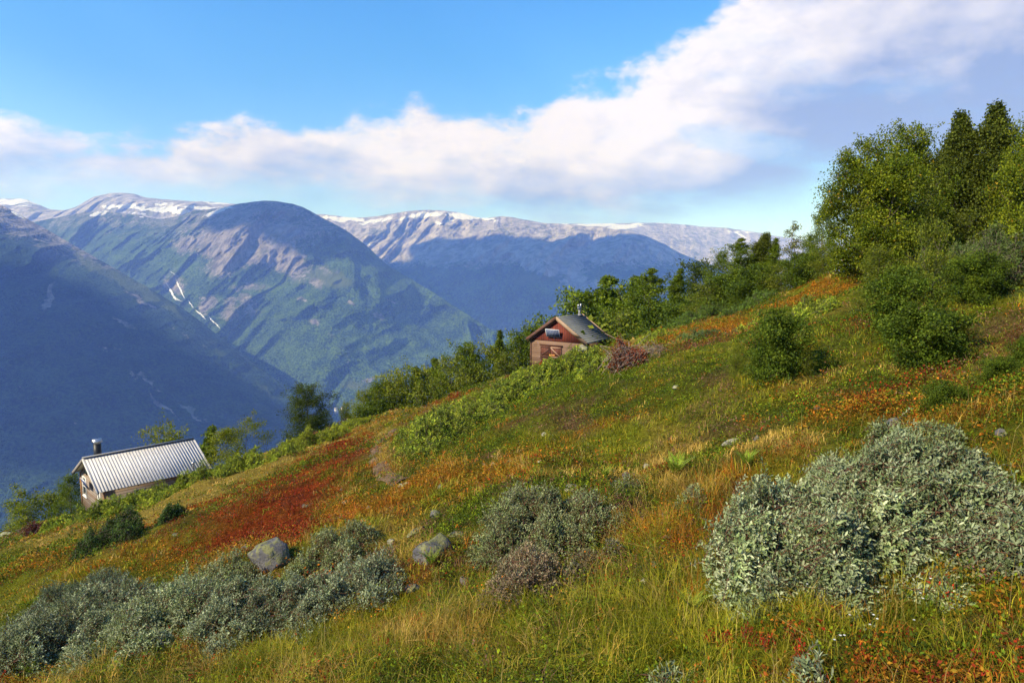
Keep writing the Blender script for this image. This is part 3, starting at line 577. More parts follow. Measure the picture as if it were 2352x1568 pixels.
row = [('round', 1318, 692, 68, 'small rounded birch above the red cabin ridge, left of its chimney'), ('tall', 1356, 692, 68, 'birch top just right of the red cabin chimney'), ('round', 1385, 700, 66, 'low birch right behind the slate roof'),
       ('tall', 1424, 643, 60, 'tall dark birch right of the red cabin'), ('round', 1446, 672, 57, 'full crowned birch between the tall dark birch and the white trunks'), ('tall2', 1466, 636, 53, 'pointed birch left of the white trunks'),
       ('tall', 1503, 620, 46, 'slender birch with a bare white trunk'), ('tall2', 1552, 615, 43, 'conical birch with an orange-brown trunk'), ('dark', 1612, 622, 46, 'dark rounded tree right of the conical birch'),
       ('round', 1664, 582, 39, 'birch at the left edge of the ridge grove'), ('tall', 1712, 548, 37, 'broad bright birch of the ridge grove'), ('pine', 1744, 524, 37, 'pointed dark tree topping the ridge grove'),
       ('tall2', 1774, 545, 36, 'birch on the right side of the ridge grove'), ('thin', 1826, 508, 35, 'sparse half-bare grey tree on the ridge'), ('thin', 1795, 590, 42, 'low half-bare tree left of the sparse grey one'),
       ('round', 1862, 545, 33, 'birch between the sparse tree and the big birch')]
for i, (k, x, y, Y, lb) in enumerate(row): tree(k, lb, x, y, Y=Y, group=G3, rot=i * 1.7, wscale={'pine': 1.15, 'tall': 1.35, 'tall2': 1.35, 'thin': 1.15}.get(k, .85))
for i, (x, y, Y, lb, w_) in enumerate([(1690, 622, 37, 'low bright bush in front of the ridge grove', 1.25), (1645, 650, 38, 'low bush below the dark rounded tree', 1.25), (1748, 612, 35, 'bush on the ridge right of the ridge grove', 1.25), (1800, 600, 33, 'bush on the ridge under the sparse grey tree', 1.2),
                                       (1850, 585, 31, 'olive bush on the ridge left of the big birch', 1.2), (1900, 570, 29.5, 'bush at the left foot of the big birch', 1.1), (1590, 690, 41, 'low bush at the foot of the conical birch', 1.3), (1490, 724, 47, 'low bush under the white trunk birch', 1.2), (1540, 705, 44, 'bush between the white trunk birch and the conical birch', 1.2),
                                       (1430, 728, 61, 'bush on the ridge right behind the slate roof', 1.2), (1720, 640, 35, 'small bush lowest below the ridge grove', 1.1), (1620, 672, 39, 'bush below the birch at the left edge of the ridge grove', 1.2)]):
    tree('bushl' if i % 2 else 'bush', lb, x, y, Y=Y, group=G3, rot=i * 2.1, wscale=w_, cat='bush', name='bush')
tree('big', 'big dense yellow-green birch on the right hill, left half of the pair', 1990, 312, pbase=645, group=G4, wscale=.92)
tree('big', 'taller right half of the big birch pair on the right hill', 2085, 284, Y=28.5, group=G4, rot=2.4, wscale=.80)
tree('round', 'birch peeking out at the left side of the big birch pair', 1893, 482, Y=31, group=G4, rot=1.1, wscale=.8)
tree('pine', 'dark tree just right of the big birch pair', 2168, 294, Y=27, group=G4, rot=.7, wscale=.95)
tree('pine', 'tall dark tree with a forked top on the right', 2240, 230, Y=25, group=G4, rot=2.9, wscale=.9)
tree('pine', 'tallest pointed dark tree near the right edge', 2308, 215, Y=24.5, group=G4, rot=4.1, wscale=.9)
tree('big', 'lighter birch cut by the right edge of the photo', 2385, 262, Y=22, group=G4, rot=5.2, wscale=.7)
tree('round', 'dark lower tree between the big birch and the dark trees', 2200, 400, Y=25, group=G4, rot=3.3, wscale=.9)
tree('bushl', 'tall olive bush right below the big birch pair', 2130, 508, pbase=700, group=G4, rot=.4, wscale=.62, cat='bush', name='bush')
tree('bush', 'leafy green bush in the middle of the right slope', 2055, 618, pbase=765, group=G4, rot=1.4, wscale=.95, cat='bush', name='bush')
tree('bush', 'wide dark green bush lowest on the right slope', 2130, 700, pbase=842, group=G4, rot=2.6, wscale=1.15, cat='bush', name='bush')
tree('bush', 'round dark bush left of the leafy bushes', 1795, 715, pbase=868, group=G4, rot=3.6, wscale=.85, cat='bush', name='bush')
tree('bushl', 'small upright bush left of the round dark bush', 1692, 790, pbase=865, group=G4, rot=4.6, wscale=.6, cat='bush', name='bush')
tree('bush', 'small bush at the right edge of the slope', 2290, 812, pbase=880, group=G4, rot=5.6, wscale=1.1, cat='bush', name='bush')
tree('bush', 'low leafy bush at the right edge near the red patch', 2350, 765, pbase=850, group=G4, rot=.9, wscale=.8, cat='bush', name='bush')
tree('bush', 'low bush behind the silvery foreground willow', 2165, 870, pbase=945, group=G4, rot=1.9, wscale=1.1, cat='bush', name='bush')

for i, (k, x, y, b, w_, lb) in enumerate([('bushl', 1975, 660, 720, 1.0, 'low olive bush at the foot of the big birch pair'), ('bush', 2060, 735, 800, 1.1, 'dark bush joining the two leafy bushes on the right slope'), ('bushl', 2200, 720, 800, 1.1, 'olive bush right of the wide dark green bush'),
                                        ('bush', 1755, 790, 862, .9, 'small bush against the left side of the round dark bush'), ('bushl', 1850, 800, 862, .8, 'small olive bush against the right side of the round dark bush'), ('bushl', 2010, 565, 660, .9, 'leafy bush hiding the trunks of the big birch pair'), ('bush', 2240, 580, 690, 1.0, 'bush between the dark trees and the juniper thicket')]):
    tree(k, lb, x, y, pbase=b, group=G4, rot=i * 1.9, wscale=w_, cat='bush', name='bush')

# ------------------------------------------------------------------ rocks
def ico(seed, sub=4, ax=(1, .8, .6), cuts=6, amp=.14):
    r = np.random.default_rng(seed); bm = __import__('bmesh').new(); __import__('bmesh').ops.create_icosphere(bm, subdivisions=sub, radius=1)
    V = np.array([v.co[:] for v in bm.verts]); Fc = np.array([[v.index for v in f.verts] for f in bm.faces]); bm.free()
    for k in range(cuts * 2):
        n = unit(r.normal(size=3) * np.array([1, 1, .8])); d = r.uniform(.5, .8); q = V @ n; V = V - np.maximum(q - d, 0)[:, None] * n * .92
    V = V * (1 + amp * vnoise(V[:, 0] * 1.7, V[:, 1] * 1.7, V[:, 2] * 1.7, seed) + amp * .35 * vnoise(V[:, 0] * 5, V[:, 1] * 5, V[:, 2] * 5, seed + 1) + amp * .22 * vnoise(V[:, 0] * 11, V[:, 1] * 11, V[:, 2] * 11, seed + 2))[:, None]
    return V * np.array(ax), Fc
ROCKM = {}
def rock(label, px, py, wpx, ax=(1, .8, .6), mat=None, seed=0, rot=0, sink=.35, tilt=0, group='rocks scattered on the slope'):
    p = spot(px, py); s = wpx / F * p[1] / 2
    m = MB(); V, Fc = ico(seed, 4 if wpx > 40 else 3, ax)
    V = V * s; c, sn = math.cos(rot), math.sin(rot); V = np.column_stack([V[:, 0] * c - V[:, 1] * sn, V[:, 0] * sn + V[:, 1] * c, V[:, 2]])
    c, sn = math.cos(tilt), math.sin(tilt); V = np.column_stack([V[:, 0] * c + V[:, 2] * sn, V[:, 1], -V[:, 0] * sn + V[:, 2] * c])
    m.add(V, Fc); o = m.build('rock', mat or M_ROCK, smooth=False, loc=(p[0], p[1] + s * ax[1] * .5, p[2] + s * ax[2] * (.5 - sink))); tag(o, label, 'rock', group); return o
rock('large tilted grey boulder with lichen top among willows', 615, 1305, 125, (1, .9, 1.0), seed=1, tilt=-.55, sink=.35)
rock('big grey boulder with a flat lichen-covered top left of the middle willow', 999, 1285, 118, (1, .85, .8), seed=2, rot=.4, sink=.35)
rock('dark bluish boulder at the lower left foot of the dry-tipped willow', 1075, 1345, 50, (1, .7, .55), seed=3, tilt=.5, sink=.3)
rock('small half-buried dark rock below the big boulder', 945, 1358, 52, (1, .7, .5), seed=4, sink=.4)
rock('rounded pale-edged rock above the big boulder', 998, 1190, 38, (1, .8, .7), seed=5, sink=.2)
rock('low flat grey rock slab left of the big boulder', 953, 1225, 52, (1, .7, .35), seed=6, tilt=-.4)
rock('flat rock between the big boulder and the middle willow', 1045, 1232, 46, (1, .7, .35), seed=7)
rock('pale lichen-covered rock beside the path', 925, 1118, 36, (1, .7, .45), M_ROCKP, seed=8, tilt=-.35)
rock('small pale stone on the path at its lower bend', 872, 1098, 14, (1, .7, .5), M_ROCKP, seed=9)
rock('small pale stone at the top of the path bend', 853, 1048, 10, (1, .8, .7), M_ROCKP, seed=10)
rock('small pale stone above the red patch', 782, 1128, 16, (1, .8, .8), M_ROCKP, seed=11)
rock('small pale stone right below the red patch', 793, 1156, 20, (1, .8, .6), M_ROCKP, seed=12)
rock('small light grey stone left of the rounded rock', 848, 1168, 18, (1, .8, .8), seed=13)
rock('small pale grey stone in the red patch on the left', 404, 1230, 22, (1, .7, .45), seed=14)
rock('tiny pale stone above the middle willow', 1112, 1068, 12, (1, .8, .6), seed=15)
rock('pale stone beside the tiny one above the middle willow', 1133, 1066, 14, (1, .8, .7), M_ROCKP, seed=16)
rock('pale upright rock near the fern', 1440, 1100, 26, (1, .8, 1.0), seed=17, sink=.2)
rock('flat grey rock lying at the foot of the pale upright one', 1420, 1112, 38, (1, .7, .4), seed=18)
rock('rust-coloured rock with a white top behind the middle willow', 1312, 1128, 44, (1, .8, .6), M_ROCKP, seed=19)
rock('speckled white rock outcrop left of the silvery willow', 1680, 1022, 46, (1, .6, .5), M_ROCKP, seed=20, tilt=-.3)
rock('pale rock in the heather in the middle of the right slope', 1553, 892, 22, (1, .8, .6), M_ROCKP, seed=21)
rock('white rock poking out of the juniper by the red cabin', 1337, 812, 30, (1, .8, .7), M_ROCKP, seed=22, tilt=-.4, sink=-.4)
rock('grey rock at the foot of the red cabin corner', 1204, 846, 26, (1, .9, .6), seed=23, sink=0.1)
rock('grey outcrop at the left edge of the photo on the crest', 6, 1232, 40, (1, .8, .5), M_ROCKP, seed=24)
rock('grey rock behind the top of the silvery willow', 2060, 975, 40, (1, .7, .7), seed=25)
rock('grey rock at the top right of the silvery willow', 2305, 1000, 36, (1, .7, .8), seed=26)
rock('flat grey rock at the right of the small pinkish willow', 1510, 1300, 40, (1, .7, .4), seed=27)
rock('small grey stone beside the tiny willow sprig', 1447, 1275, 16, (1, .8, .8), seed=28)
rock('low grey stone slab on the right grass slope', 1530, 1185, 34, (1, .7, .3), seed=29)
rock('small grey stone in grass left of the silvery willow', 1535, 1235, 20, (1, .8, .4), seed=30)

for i, (x, y, w, lb) in enumerate([(1740, 1010, 18, 'small pale stone right of the speckled outcrop'), (1240, 1062, 12, 'tiny stone in the rusty ground above the middle willow'), (700, 1165, 16, 'small stone in the lower edge of the red patch'), (1485, 1075, 16, 'small stone between the fern and the pale upright rock'),
                                  (1010, 1120, 14, 'small stone right of the lichen-covered rock by the path'), (1610, 1250, 20, 'small stone in the grass just left of the big willow'), (1130, 1180, 14, 'tiny stone above the left side of the middle willow'), (900, 1250, 22, 'small stone left of the big grey boulder'),
                                  (560, 1262, 16, 'small stone in the grass above the left willow band'), (1480, 1340, 20, 'small stone low in the grass right of the pinkish willows'), (1880, 940, 16, 'small stone in the rust patch above the big willow'), (1250, 1000, 12, 'tiny stone in the heather in the middle of the slope')]): rock(lb, x, y, w * 1.2, (1, .8, .8), M_ROCKP if i % 2 else M_ROCK, seed=40 + i, sink=.2)

# ------------------------------------------------------------------ ferns and small flowers
def fern(label, px, py, hpx, n=11, seed=0, cols=((.19, .29, .02), (.24, .32, .03))):
    r = np.random.default_rng(seed); p = spot(px, py); S = 1.2 * hpx / F * p[1]; m = MB()
    for i in range(n):
        az = i * 2 * pi / n + r.normal(0, .2); L = S * r.uniform(.85, 1.2); k = 17; t = np.linspace(0, 1, k); el = r.uniform(1.1, 1.38)
        rr = L * (t * math.cos(el) + .32 * t ** 2); zz = L * (t * math.sin(el) - .26 * t ** 2.4); C0 = np.array([math.cos(az) * rr, math.sin(az) * rr, zz]).T; T = unit(np.gradient(C0, axis=0)); sd = np.array([-math.sin(az), math.cos(az), 0])
        m.tube(C0, .0035 * (1 - t * .7), 3, C=(.12, .14, .03), cap=False); q = t > .12; pl = L * .21 * np.sin(np.clip((1 - t[q]) * 1.25, 0, 1) * pi / 2) * np.clip(t[q] * 4, 0, 1)
        for s_ in (-1, 1):
            D = T[q] * .45 + sd * s_ + np.array([0, 0, -.1]); N = np.cross(T[q], sd) * 1.0
            N = N * np.sign(N[:, 2:3]); m.leaves(C0[q], D, N, pl, pl * .0 + L / k * .62, np.array(cols)[r.integers(0, len(cols))] * r.uniform(.8, 1.2, (q.sum(), 1)), .2)
    tag(m.build('fern', M_FERN, loc=tuple(p - np.array([0, 0, -.04])), rotz=0), label, 'fern', 'bright green ferns on the slope')
fern('bright green fern in the centre of the right slope', 1550, 1098, 50, 13, 1)
fern('bright green fern beside the left side of the silvery willow', 1715, 1078, 42, 12, 2)
fern('yellow-green fern at the foot of the big grey boulder', 990, 1305, 38, 9, 3)
fern('small fern right of the pale rocks behind the middle willow', 1390, 1105, 28, 8, 4)
fern('yellow-green fern low in the grass left of the silvery willow', 1590, 1420, 60, 8, 5, ((.20, .26, .025), (.24, .28, .03)))
fern('fern among willow stems at the lower left corner', 70, 1555, 34, 8, 6)
fern('low fern between the pinkish willow and the dark red tuft', 1400, 1330, 36, 8, 7, ((.22, .24, .025), (.16, .22, .02)))
fern('fern in the grass at the lower edge of the silvery willow', 1660, 1395, 40, 7, 8)
def flower(px, py, seed, lb):
    r = np.random.default_rng(seed); p = spot(px, py); h = r.uniform(.12, .2); m = MB(); m.tube([(0, 0, 0), (.005, .0, h * .5), (0, .004, h)], [.0015, .0013, .001], 3, C=(.10, .16, .03), cap=False)
    n = 7; a = np.arange(n) * 2 * pi / n; D = np.stack([np.cos(a), np.sin(a), .25 + 0 * a], -1); m.leaves(np.tile([[0, 0, h]], (n, 1)), D, np.tile([[0, 0, 1.]], (n, 1)), .0085, .006, np.tile([[.8, .8, .78]], (n, 1)), .1)
    tag(m.build('flower', M_FERN, loc=tuple(p), rotz=r.uniform(0, 6)), lb, 'flower', 'tiny white wildflowers in the lower right grass')
for i, (x, y, lb) in enumerate([(1947, 1488, 'lone tiny white wildflower left of the other two clusters'), (2002, 1478, 'tiny white wildflower at the top of the middle flower cluster'), (2010, 1492, 'tiny white wildflower lowest in the middle flower cluster'), (1994, 1495, 'tiny white wildflower at the left of the middle flower cluster'),
                       (2012, 1432, 'tiny white wildflower above the middle flower cluster'), (2108, 1440, 'tiny white wildflower near the long dry grass stalk'), (2116, 1425, 'tiny white wildflower topmost on the right'), (2095, 1482, 'tiny white wildflower low by the red leaves'), (2132, 1402, 'tiny white wildflower highest near the willow foot'),
                       (1925, 1540, 'tiny white wildflower lowest at the bottom edge'), (1912, 1545, 'tiny white wildflower leftmost at the bottom edge'), (1935, 1530, 'tiny white wildflower just above the bottom edge pair'), (1850, 1410, 'tiny white wildflower under the willow edge')]): flower(x, y, i + 5, lb)
def redtuft(px, py, w, seed, lb):
    mound('bilberry_tuft', lb, 'bilberry', px, py, w, .22, .10, 26, 8, .018, .010, [(.40, .03, .012), (.30, .025, .012), (.36, .08, .015)], M_HERB, M_TWIG, 'red bilberry tufts in the near grass', seed=seed, stemlen=.09, stem_r=.002, up=1.2)
for i, (x, y, w, lb) in enumerate([(1393, 1382, 60, 'crimson bilberry tuft right of the dry-tipped willow'), (1642, 1490, 34, 'small red bilberry tuft on the left of the bottom red row'), (1672, 1486, 30, 'second small red bilberry tuft of the bottom red row'), (1728, 1482, 32, 'third small red bilberry tuft of the bottom red row'),
                                   (1840, 1492, 40, 'red bilberry tuft in the centre of the lower right grass'), (1770, 1500, 30, 'red bilberry tuft left of the central lower right one'), (2100, 1470, 40, 'orange-red bilberry tuft beside the tiny white flowers'), (1860, 1545, 44, 'red bilberry tuft at the bottom edge'), (2010, 1545, 34, 'red bilberry tuft at the bottom edge right of its twin'),
                                   (870, 1500, 50, 'dark red bilberry tuft low in the centre-left grass'), (330, 1480, 80, 'dark red bilberry tuft in front of the left willows'), (420, 1470, 60, 'smaller dark red bilberry tuft right of its neighbour below the left willows'), (960, 1440, 40, 'reddish bilberry tuft in the centre grass')]): redtuft(x, y, w, 80 + i, lb)

# ------------------------------------------------------------------ cabins
def wood_mat(name, a, b, axis='z', n=8., rough=.8, grain=(2, 2, 30), bump=.6, gap=(.02, .015, .01), spec=.2):
    t = NT(name); o = t.obj(); sp = t.n('ShaderNodeSeparateXYZ'); t.l(o, sp.inputs[0]); s = sp.outputs['XYZ'.index(axis.upper())] if len(axis) == 1 else t.math('ADD', sp.outputs[0], sp.outputs[1])
    k = t.math('MULTIPLY', s, n); fr = t.math('FRACT', k); fl = t.math('FLOOR', k)
    wn = t.n('ShaderNodeTexWhiteNoise', noise_dimensions='1D'); t.l(fl, wn.inputs['W']); nz = t.noise(t.scalev(o, grain), 1.2, 6, .65); n2 = t.noise(o, 1.1, 3)
    c = t.mix(t.mapr(t.math('ADD', t.math('MULTIPLY', nz, .6), t.math('MULTIPLY', wn.outputs[0], .4)), .25, .75), a, b)
    c = t.mix(t.mapr(n2, .5, .7, 0, .5), c, (b[0] * .55, b[1] * .5, b[2] * .45))
    e = t.math('MINIMUM', t.mapr(fr, 0, .10), t.mapr(fr, 1, .93)); c = t.mix(e, gap, c)
    return t.done(t.bsdf(c, rough, spec, normal=t.bump(t.math('ADD', e, t.math('MULTIPLY', nz, .3)), bump, .03)))
def plain(name, c, rough=.6, metal=0., spec=.3, nz=.12, sc_=8):
    t = NT(name); n1 = t.noise(t.obj(), sc_, 4); c1 = t.mix(t.mapr(n1, .3, .7), tuple(x * (1 - nz) for x in c), tuple(min(1, x * (1 + nz)) for x in c)); return t.done(t.bsdf(c1, rough, spec, metal, t.bump(n1, .15, .01)))
def glass(name, c=(.02, .028, .03)):
    t = NT(name); return t.done(t.bsdf(c, .08, .6))
def pv(name, cell, line, nx, ny):
    t = NT(name); o = t.n('ShaderNodeTexCoord').outputs['Generated']; sp = t.n('ShaderNodeSeparateXYZ'); t.l(o, sp.inputs[0])
    f = None
    for q, n in ((0, nx), (2, ny)):
        fr = t.math('FRACT', t.math('MULTIPLY', sp.outputs[q], n)); e = t.math('MINIMUM', t.mapr(fr, .04, .10), t.mapr(fr, .96, .90)); f = e if f is None else t.math('MULTIPLY', f, e)
    return t.done(t.bsdf(t.mix(f, line, cell), .25, .6))
def window(par, cx, z0, z1, w, y, mf, mg, n=(0, -1, 0), mull=1, name='window'):
    """window on the plane through point y with outward normal n; cx is the coordinate along the wall"""
    n = np.array(n, float); al = np.array([abs(n[1]), abs(n[0]), 0]); base = n * 0 + al * cx + n * y; f = MB()
    def bar(a0, a1, b0, b1, d0=-.04, d1=.05):
        P = [base + al * (a - cx) + np.array([0, 0, b]) + n * d for d in (d0, d1) for a, b in ((a0, b0), (a1, b0), (a1, b1), (a0, b1))]
        f.add(P, [(0, 1, 2, 3), (7, 6, 5, 4), (0, 4, 5, 1), (1, 5, 6, 2), (2, 6, 7, 3), (3, 7, 4, 0)])
    h = w / 2; bar(cx - h, cx - h + .09, z0, z1); bar(cx + h - .09, cx + h, z0, z1); bar(cx - h + .09, cx + h - .09, z1 - .09, z1); bar(cx - h + .09, cx + h - .09, z0, z0 + .09); bar(cx - h - .05, cx + h + .05, z0 - .06, z0 - .002, -.04, .10)
    for k in range(mull): zc = z0 + (z1 - z0) * (k + 1) / (mull + 1); bar(cx - h + .09, cx + h - .09, zc - .018, zc + .018, -.01, .035)
    fo = f.build(name, mf, par); g = MB(); P = [base + al * (a - cx) + np.array([0, 0, b]) + n * d for d in (-.03, .012) for a, b in ((cx - h + .088, z0 + .088), (cx + h - .088, z0 + .088), (cx + h - .088, z1 - .088), (cx - h + .088, z1 - .088))]
    g.add(P, [(0, 1, 2, 3), (7, 6, 5, 4), (0, 4, 5, 1), (1, 5, 6, 2), (2, 6, 7, 3), (3, 7, 4, 0)]); g.build('pane', mg, fo)
MW = plain('white_paint', (.62, .60, .56), .6); MG = glass('window_glass')
M_STEEL = plain('steel', (.45, .45, .46), .35, .8)
def frame(e, m, name, mat): return m.build(name, mat, e)
def cabin_grey():
    P1 = at(190, 1052, 48.0); ridge_z = P1[2]; d = np.array([.70, .714]); az = math.atan2(d[1], d[0]); L, W, drop, wall = 7.75, 3.3, 1.76, 2.1
    zb = ridge_z - drop - wall; e = empty('cabin', (P1[0], P1[1], zb), az); tag(e, 'grey weathered log cabin with pale ribbed metal roof and black chimney, left', 'cabin')
    wl = wood_mat('weathered_log', (.20, .13, .085), (.27, .225, .19), 'z', 5.2, grain=(1.5, 1.5, 22)); w = W - .32; x0, x1 = .45, L - .45; zr = wall + drop - .16; k = drop / W
    ez = zr - k * w; m = MB(); m.prism([(x0, -w, -.9), (x0, w, -.9), (x0, w, ez), (x0, 0, zr), (x0, -w, ez)], (x1 - x0, 0, 0)); m.build('wall', wl, e)
    # local -Y faces the camera side, +Y the valley
    rm = NT('ribbed_sheet'); o = rm.obj(); nz = rm.noise(rm.scalev(o, (14, 1.2, 1.2)), 1, 5, .6); n2 = rm.noise(o, 2.5, 5); n3 = rm.noise(o, 30, 3)
    sp0 = rm.n('ShaderNodeSeparateXYZ'); rm.l(o, sp0.inputs[0]); wn = rm.n('ShaderNodeTexWhiteNoise', noise_dimensions='1D'); rm.l(rm.math('FLOOR', rm.math('MULTIPLY', sp0.outputs[0], 4.9)), wn.inputs['W'])
    c = rm.mix(rm.mapr(nz, .3, .7), (.44, .42, .40), (.58, .56, .54)); c = rm.mix(rm.mapr(wn.outputs[0], .0, 1., 0, .22), c, (.30, .28, .27)); c = rm.mix(rm.mapr(n2, .55, .75, 0, .4), c, (.26, .24, .22)); c = rm.mix(rm.mapr(n3, .62, .7, 0, .4), c, (.2, .19, .18))
    roofm = rm.done(rm.bsdf(c, .7, .2, 0.0, rm.bump(n2, .2, .01)))
    for sgn, nm in ((-1, 'roof'), (1, 'roof')):
        m = MB(); th = .05; P = [(0, 0, wall + drop), (0, sgn * W, wall), (0, sgn * W, wall - th), (0, 0, wall + drop - th)]
        m.prism(P if sgn < 0 else P[::-1], (L, 0, 0)); sl = np.array([0, sgn * W, -drop]); sl = sl / np.linalg.norm(sl); up = np.array([0, sgn * drop, W]); up /= np.linalg.norm(up)
        n = 37
        for i in range(n + 1):
            x = .03 + (L - .06) * i / n; a = np.array([x, 0, wall + drop]) + up * .0 + sl * .02; b = np.array([x, sgn * W, wall]) + up * .0 + sl * .03; m.beam(a, b, .11, .009, up)
        m.build(nm, roofm, e)
    trim = wood_mat('grey_trim', (.20, .18, .16), (.32, .29, .26), 'z', .5, bump=.2); pale = plain('pale_trim', (.55, .53, .50), .7)
    m = MB(); m.beam((-.03, 0, wall + drop + .05), (L + .03, 0, wall + drop + .05), .26, .05); m.build('ridge_cap', plain('ridge_steel', (.16, .16, .17), .5), e)
    for xx in (-.03, L + .03):
        for sgn in (-1, 1):
            m = MB(); m.beam((xx, 0, wall + drop - .10), (xx, sgn * (W + .02), wall - .10), .04, .2, (0, 0, 1)); m.build('bargeboard', pale if sgn < 0 else trim, e)
    m = MB()
    for i in range(7):
        for sgn in (-1, 1): m.beam((.06 + i * (L - .12) / 6, sgn * .1, wall + drop - .16), (.06 + i * (L - .12) / 6, sgn * (W - .05), wall - .10), .07, .10)
    m.build('rafter', trim, e)
    m = MB(); m.tube([(1.15, .75, wall + .9), (1.15, .75, wall + drop + .70)], .26, 14); c_ = m.build('chimney', plain('black_flue', (.012, .012, .013), .45), e)
    m = MB(); m.tube([(1.15, .75, wall + drop + .702), (1.15, .75, wall + drop + .90)], .20, 12)
    a = np.linspace(0, pi, 9); m.prism([(1.15 - .3, .75 + .28 * math.cos(q), wall + drop + .83 + .26 * math.sin(q)) for q in a] + [(1.15 - .3, .75 + .25 * math.cos(q), wall + drop + .83 + .23 * math.sin(q)) for q in a[::-1]], (.6, 0, 0))
    m.build('chimney_cap', M_STEEL, c_, smooth=False)
    window(e, 1.95, .45, 1.95, .95, -x0, MW, MG, (-1, 0, 0)); window(e, -1.75, .45, 1.75, .6, -x0, MW, MG, (-1, 0, 0)); window(e, 2.75, 1.0, 1.62, .8, w, trim, MG, (0, -1, 0), 0)
    m = MB(); m.prism([(x0 - .03, 1.0, 2.25), (x0 - .03, 2.1, 2.25), (x0 - .03, 1.0, 2.85)], (.02, 0, 0)); m.build('gable_pane', MG, e)
    R = Matrix.Rotation(math.radians(-22), 3, 'Y'); Rn = np.array(R)
    m = MB(); m.box((-.02, -.55, -.42), (.02, .55, .42), M=(Rn, np.array([x0 - .36, .30, 1.86]))); s_ = m.build('solar_panel', plain('panel_frame', (.6, .6, .62), .4, .5), e)
    t = NT('pv_cells'); o = t.obj(); sp = t.n('ShaderNodeSeparateXYZ'); t.l(o, sp.inputs[0]); f1 = t.math('FRACT', t.math('MULTIPLY', sp.outputs[1], 6)); f2 = t.math('FRACT', t.math('MULTIPLY', sp.outputs[2], 5.5))
    f = t.math('MULTIPLY', t.mapr(f1, .03, .08), t.mapr(f2, .03, .08)); mpv = t.done(t.bsdf(t.mix(f, (.24, .26, .32), (.02, .035, .13)), .7, .15))
    m = MB(); m.box((-.026, -.51, -.38), (-.021, .51, .38), M=(Rn, np.array([x0 - .36, .30, 1.86]))); m.build('cells', mpv, s_)
    m = MB(); m.tube([(6.55, -W + .35, wall + .15), (6.55, -W + .35, wall + .62)], .06, 8); m.tube([(6.55, -W + .35, wall + .62), (6.55, -W + .22, wall + .70), (6.42, -W + .12, wall + .62)], [.10, .12, .10], 8); m.build('roof_vent', M_STEEL, e)
    m = MB(); m.box((x0 - .12, -w - .12, -1.6), (x1 + .12, w + .12, -.9)); m.build('foundation', M_ROCK, e)
    m = MB()
    for y_ in (-w, w): m.box((x0 - .06, y_ - .08, -.9), (x0 + .08, y_ + .08, ez - .03))
    m.build('corner_board', wood_mat('orange_log', (.30, .15, .06), (.24, .13, .06), 'x', .5), e)
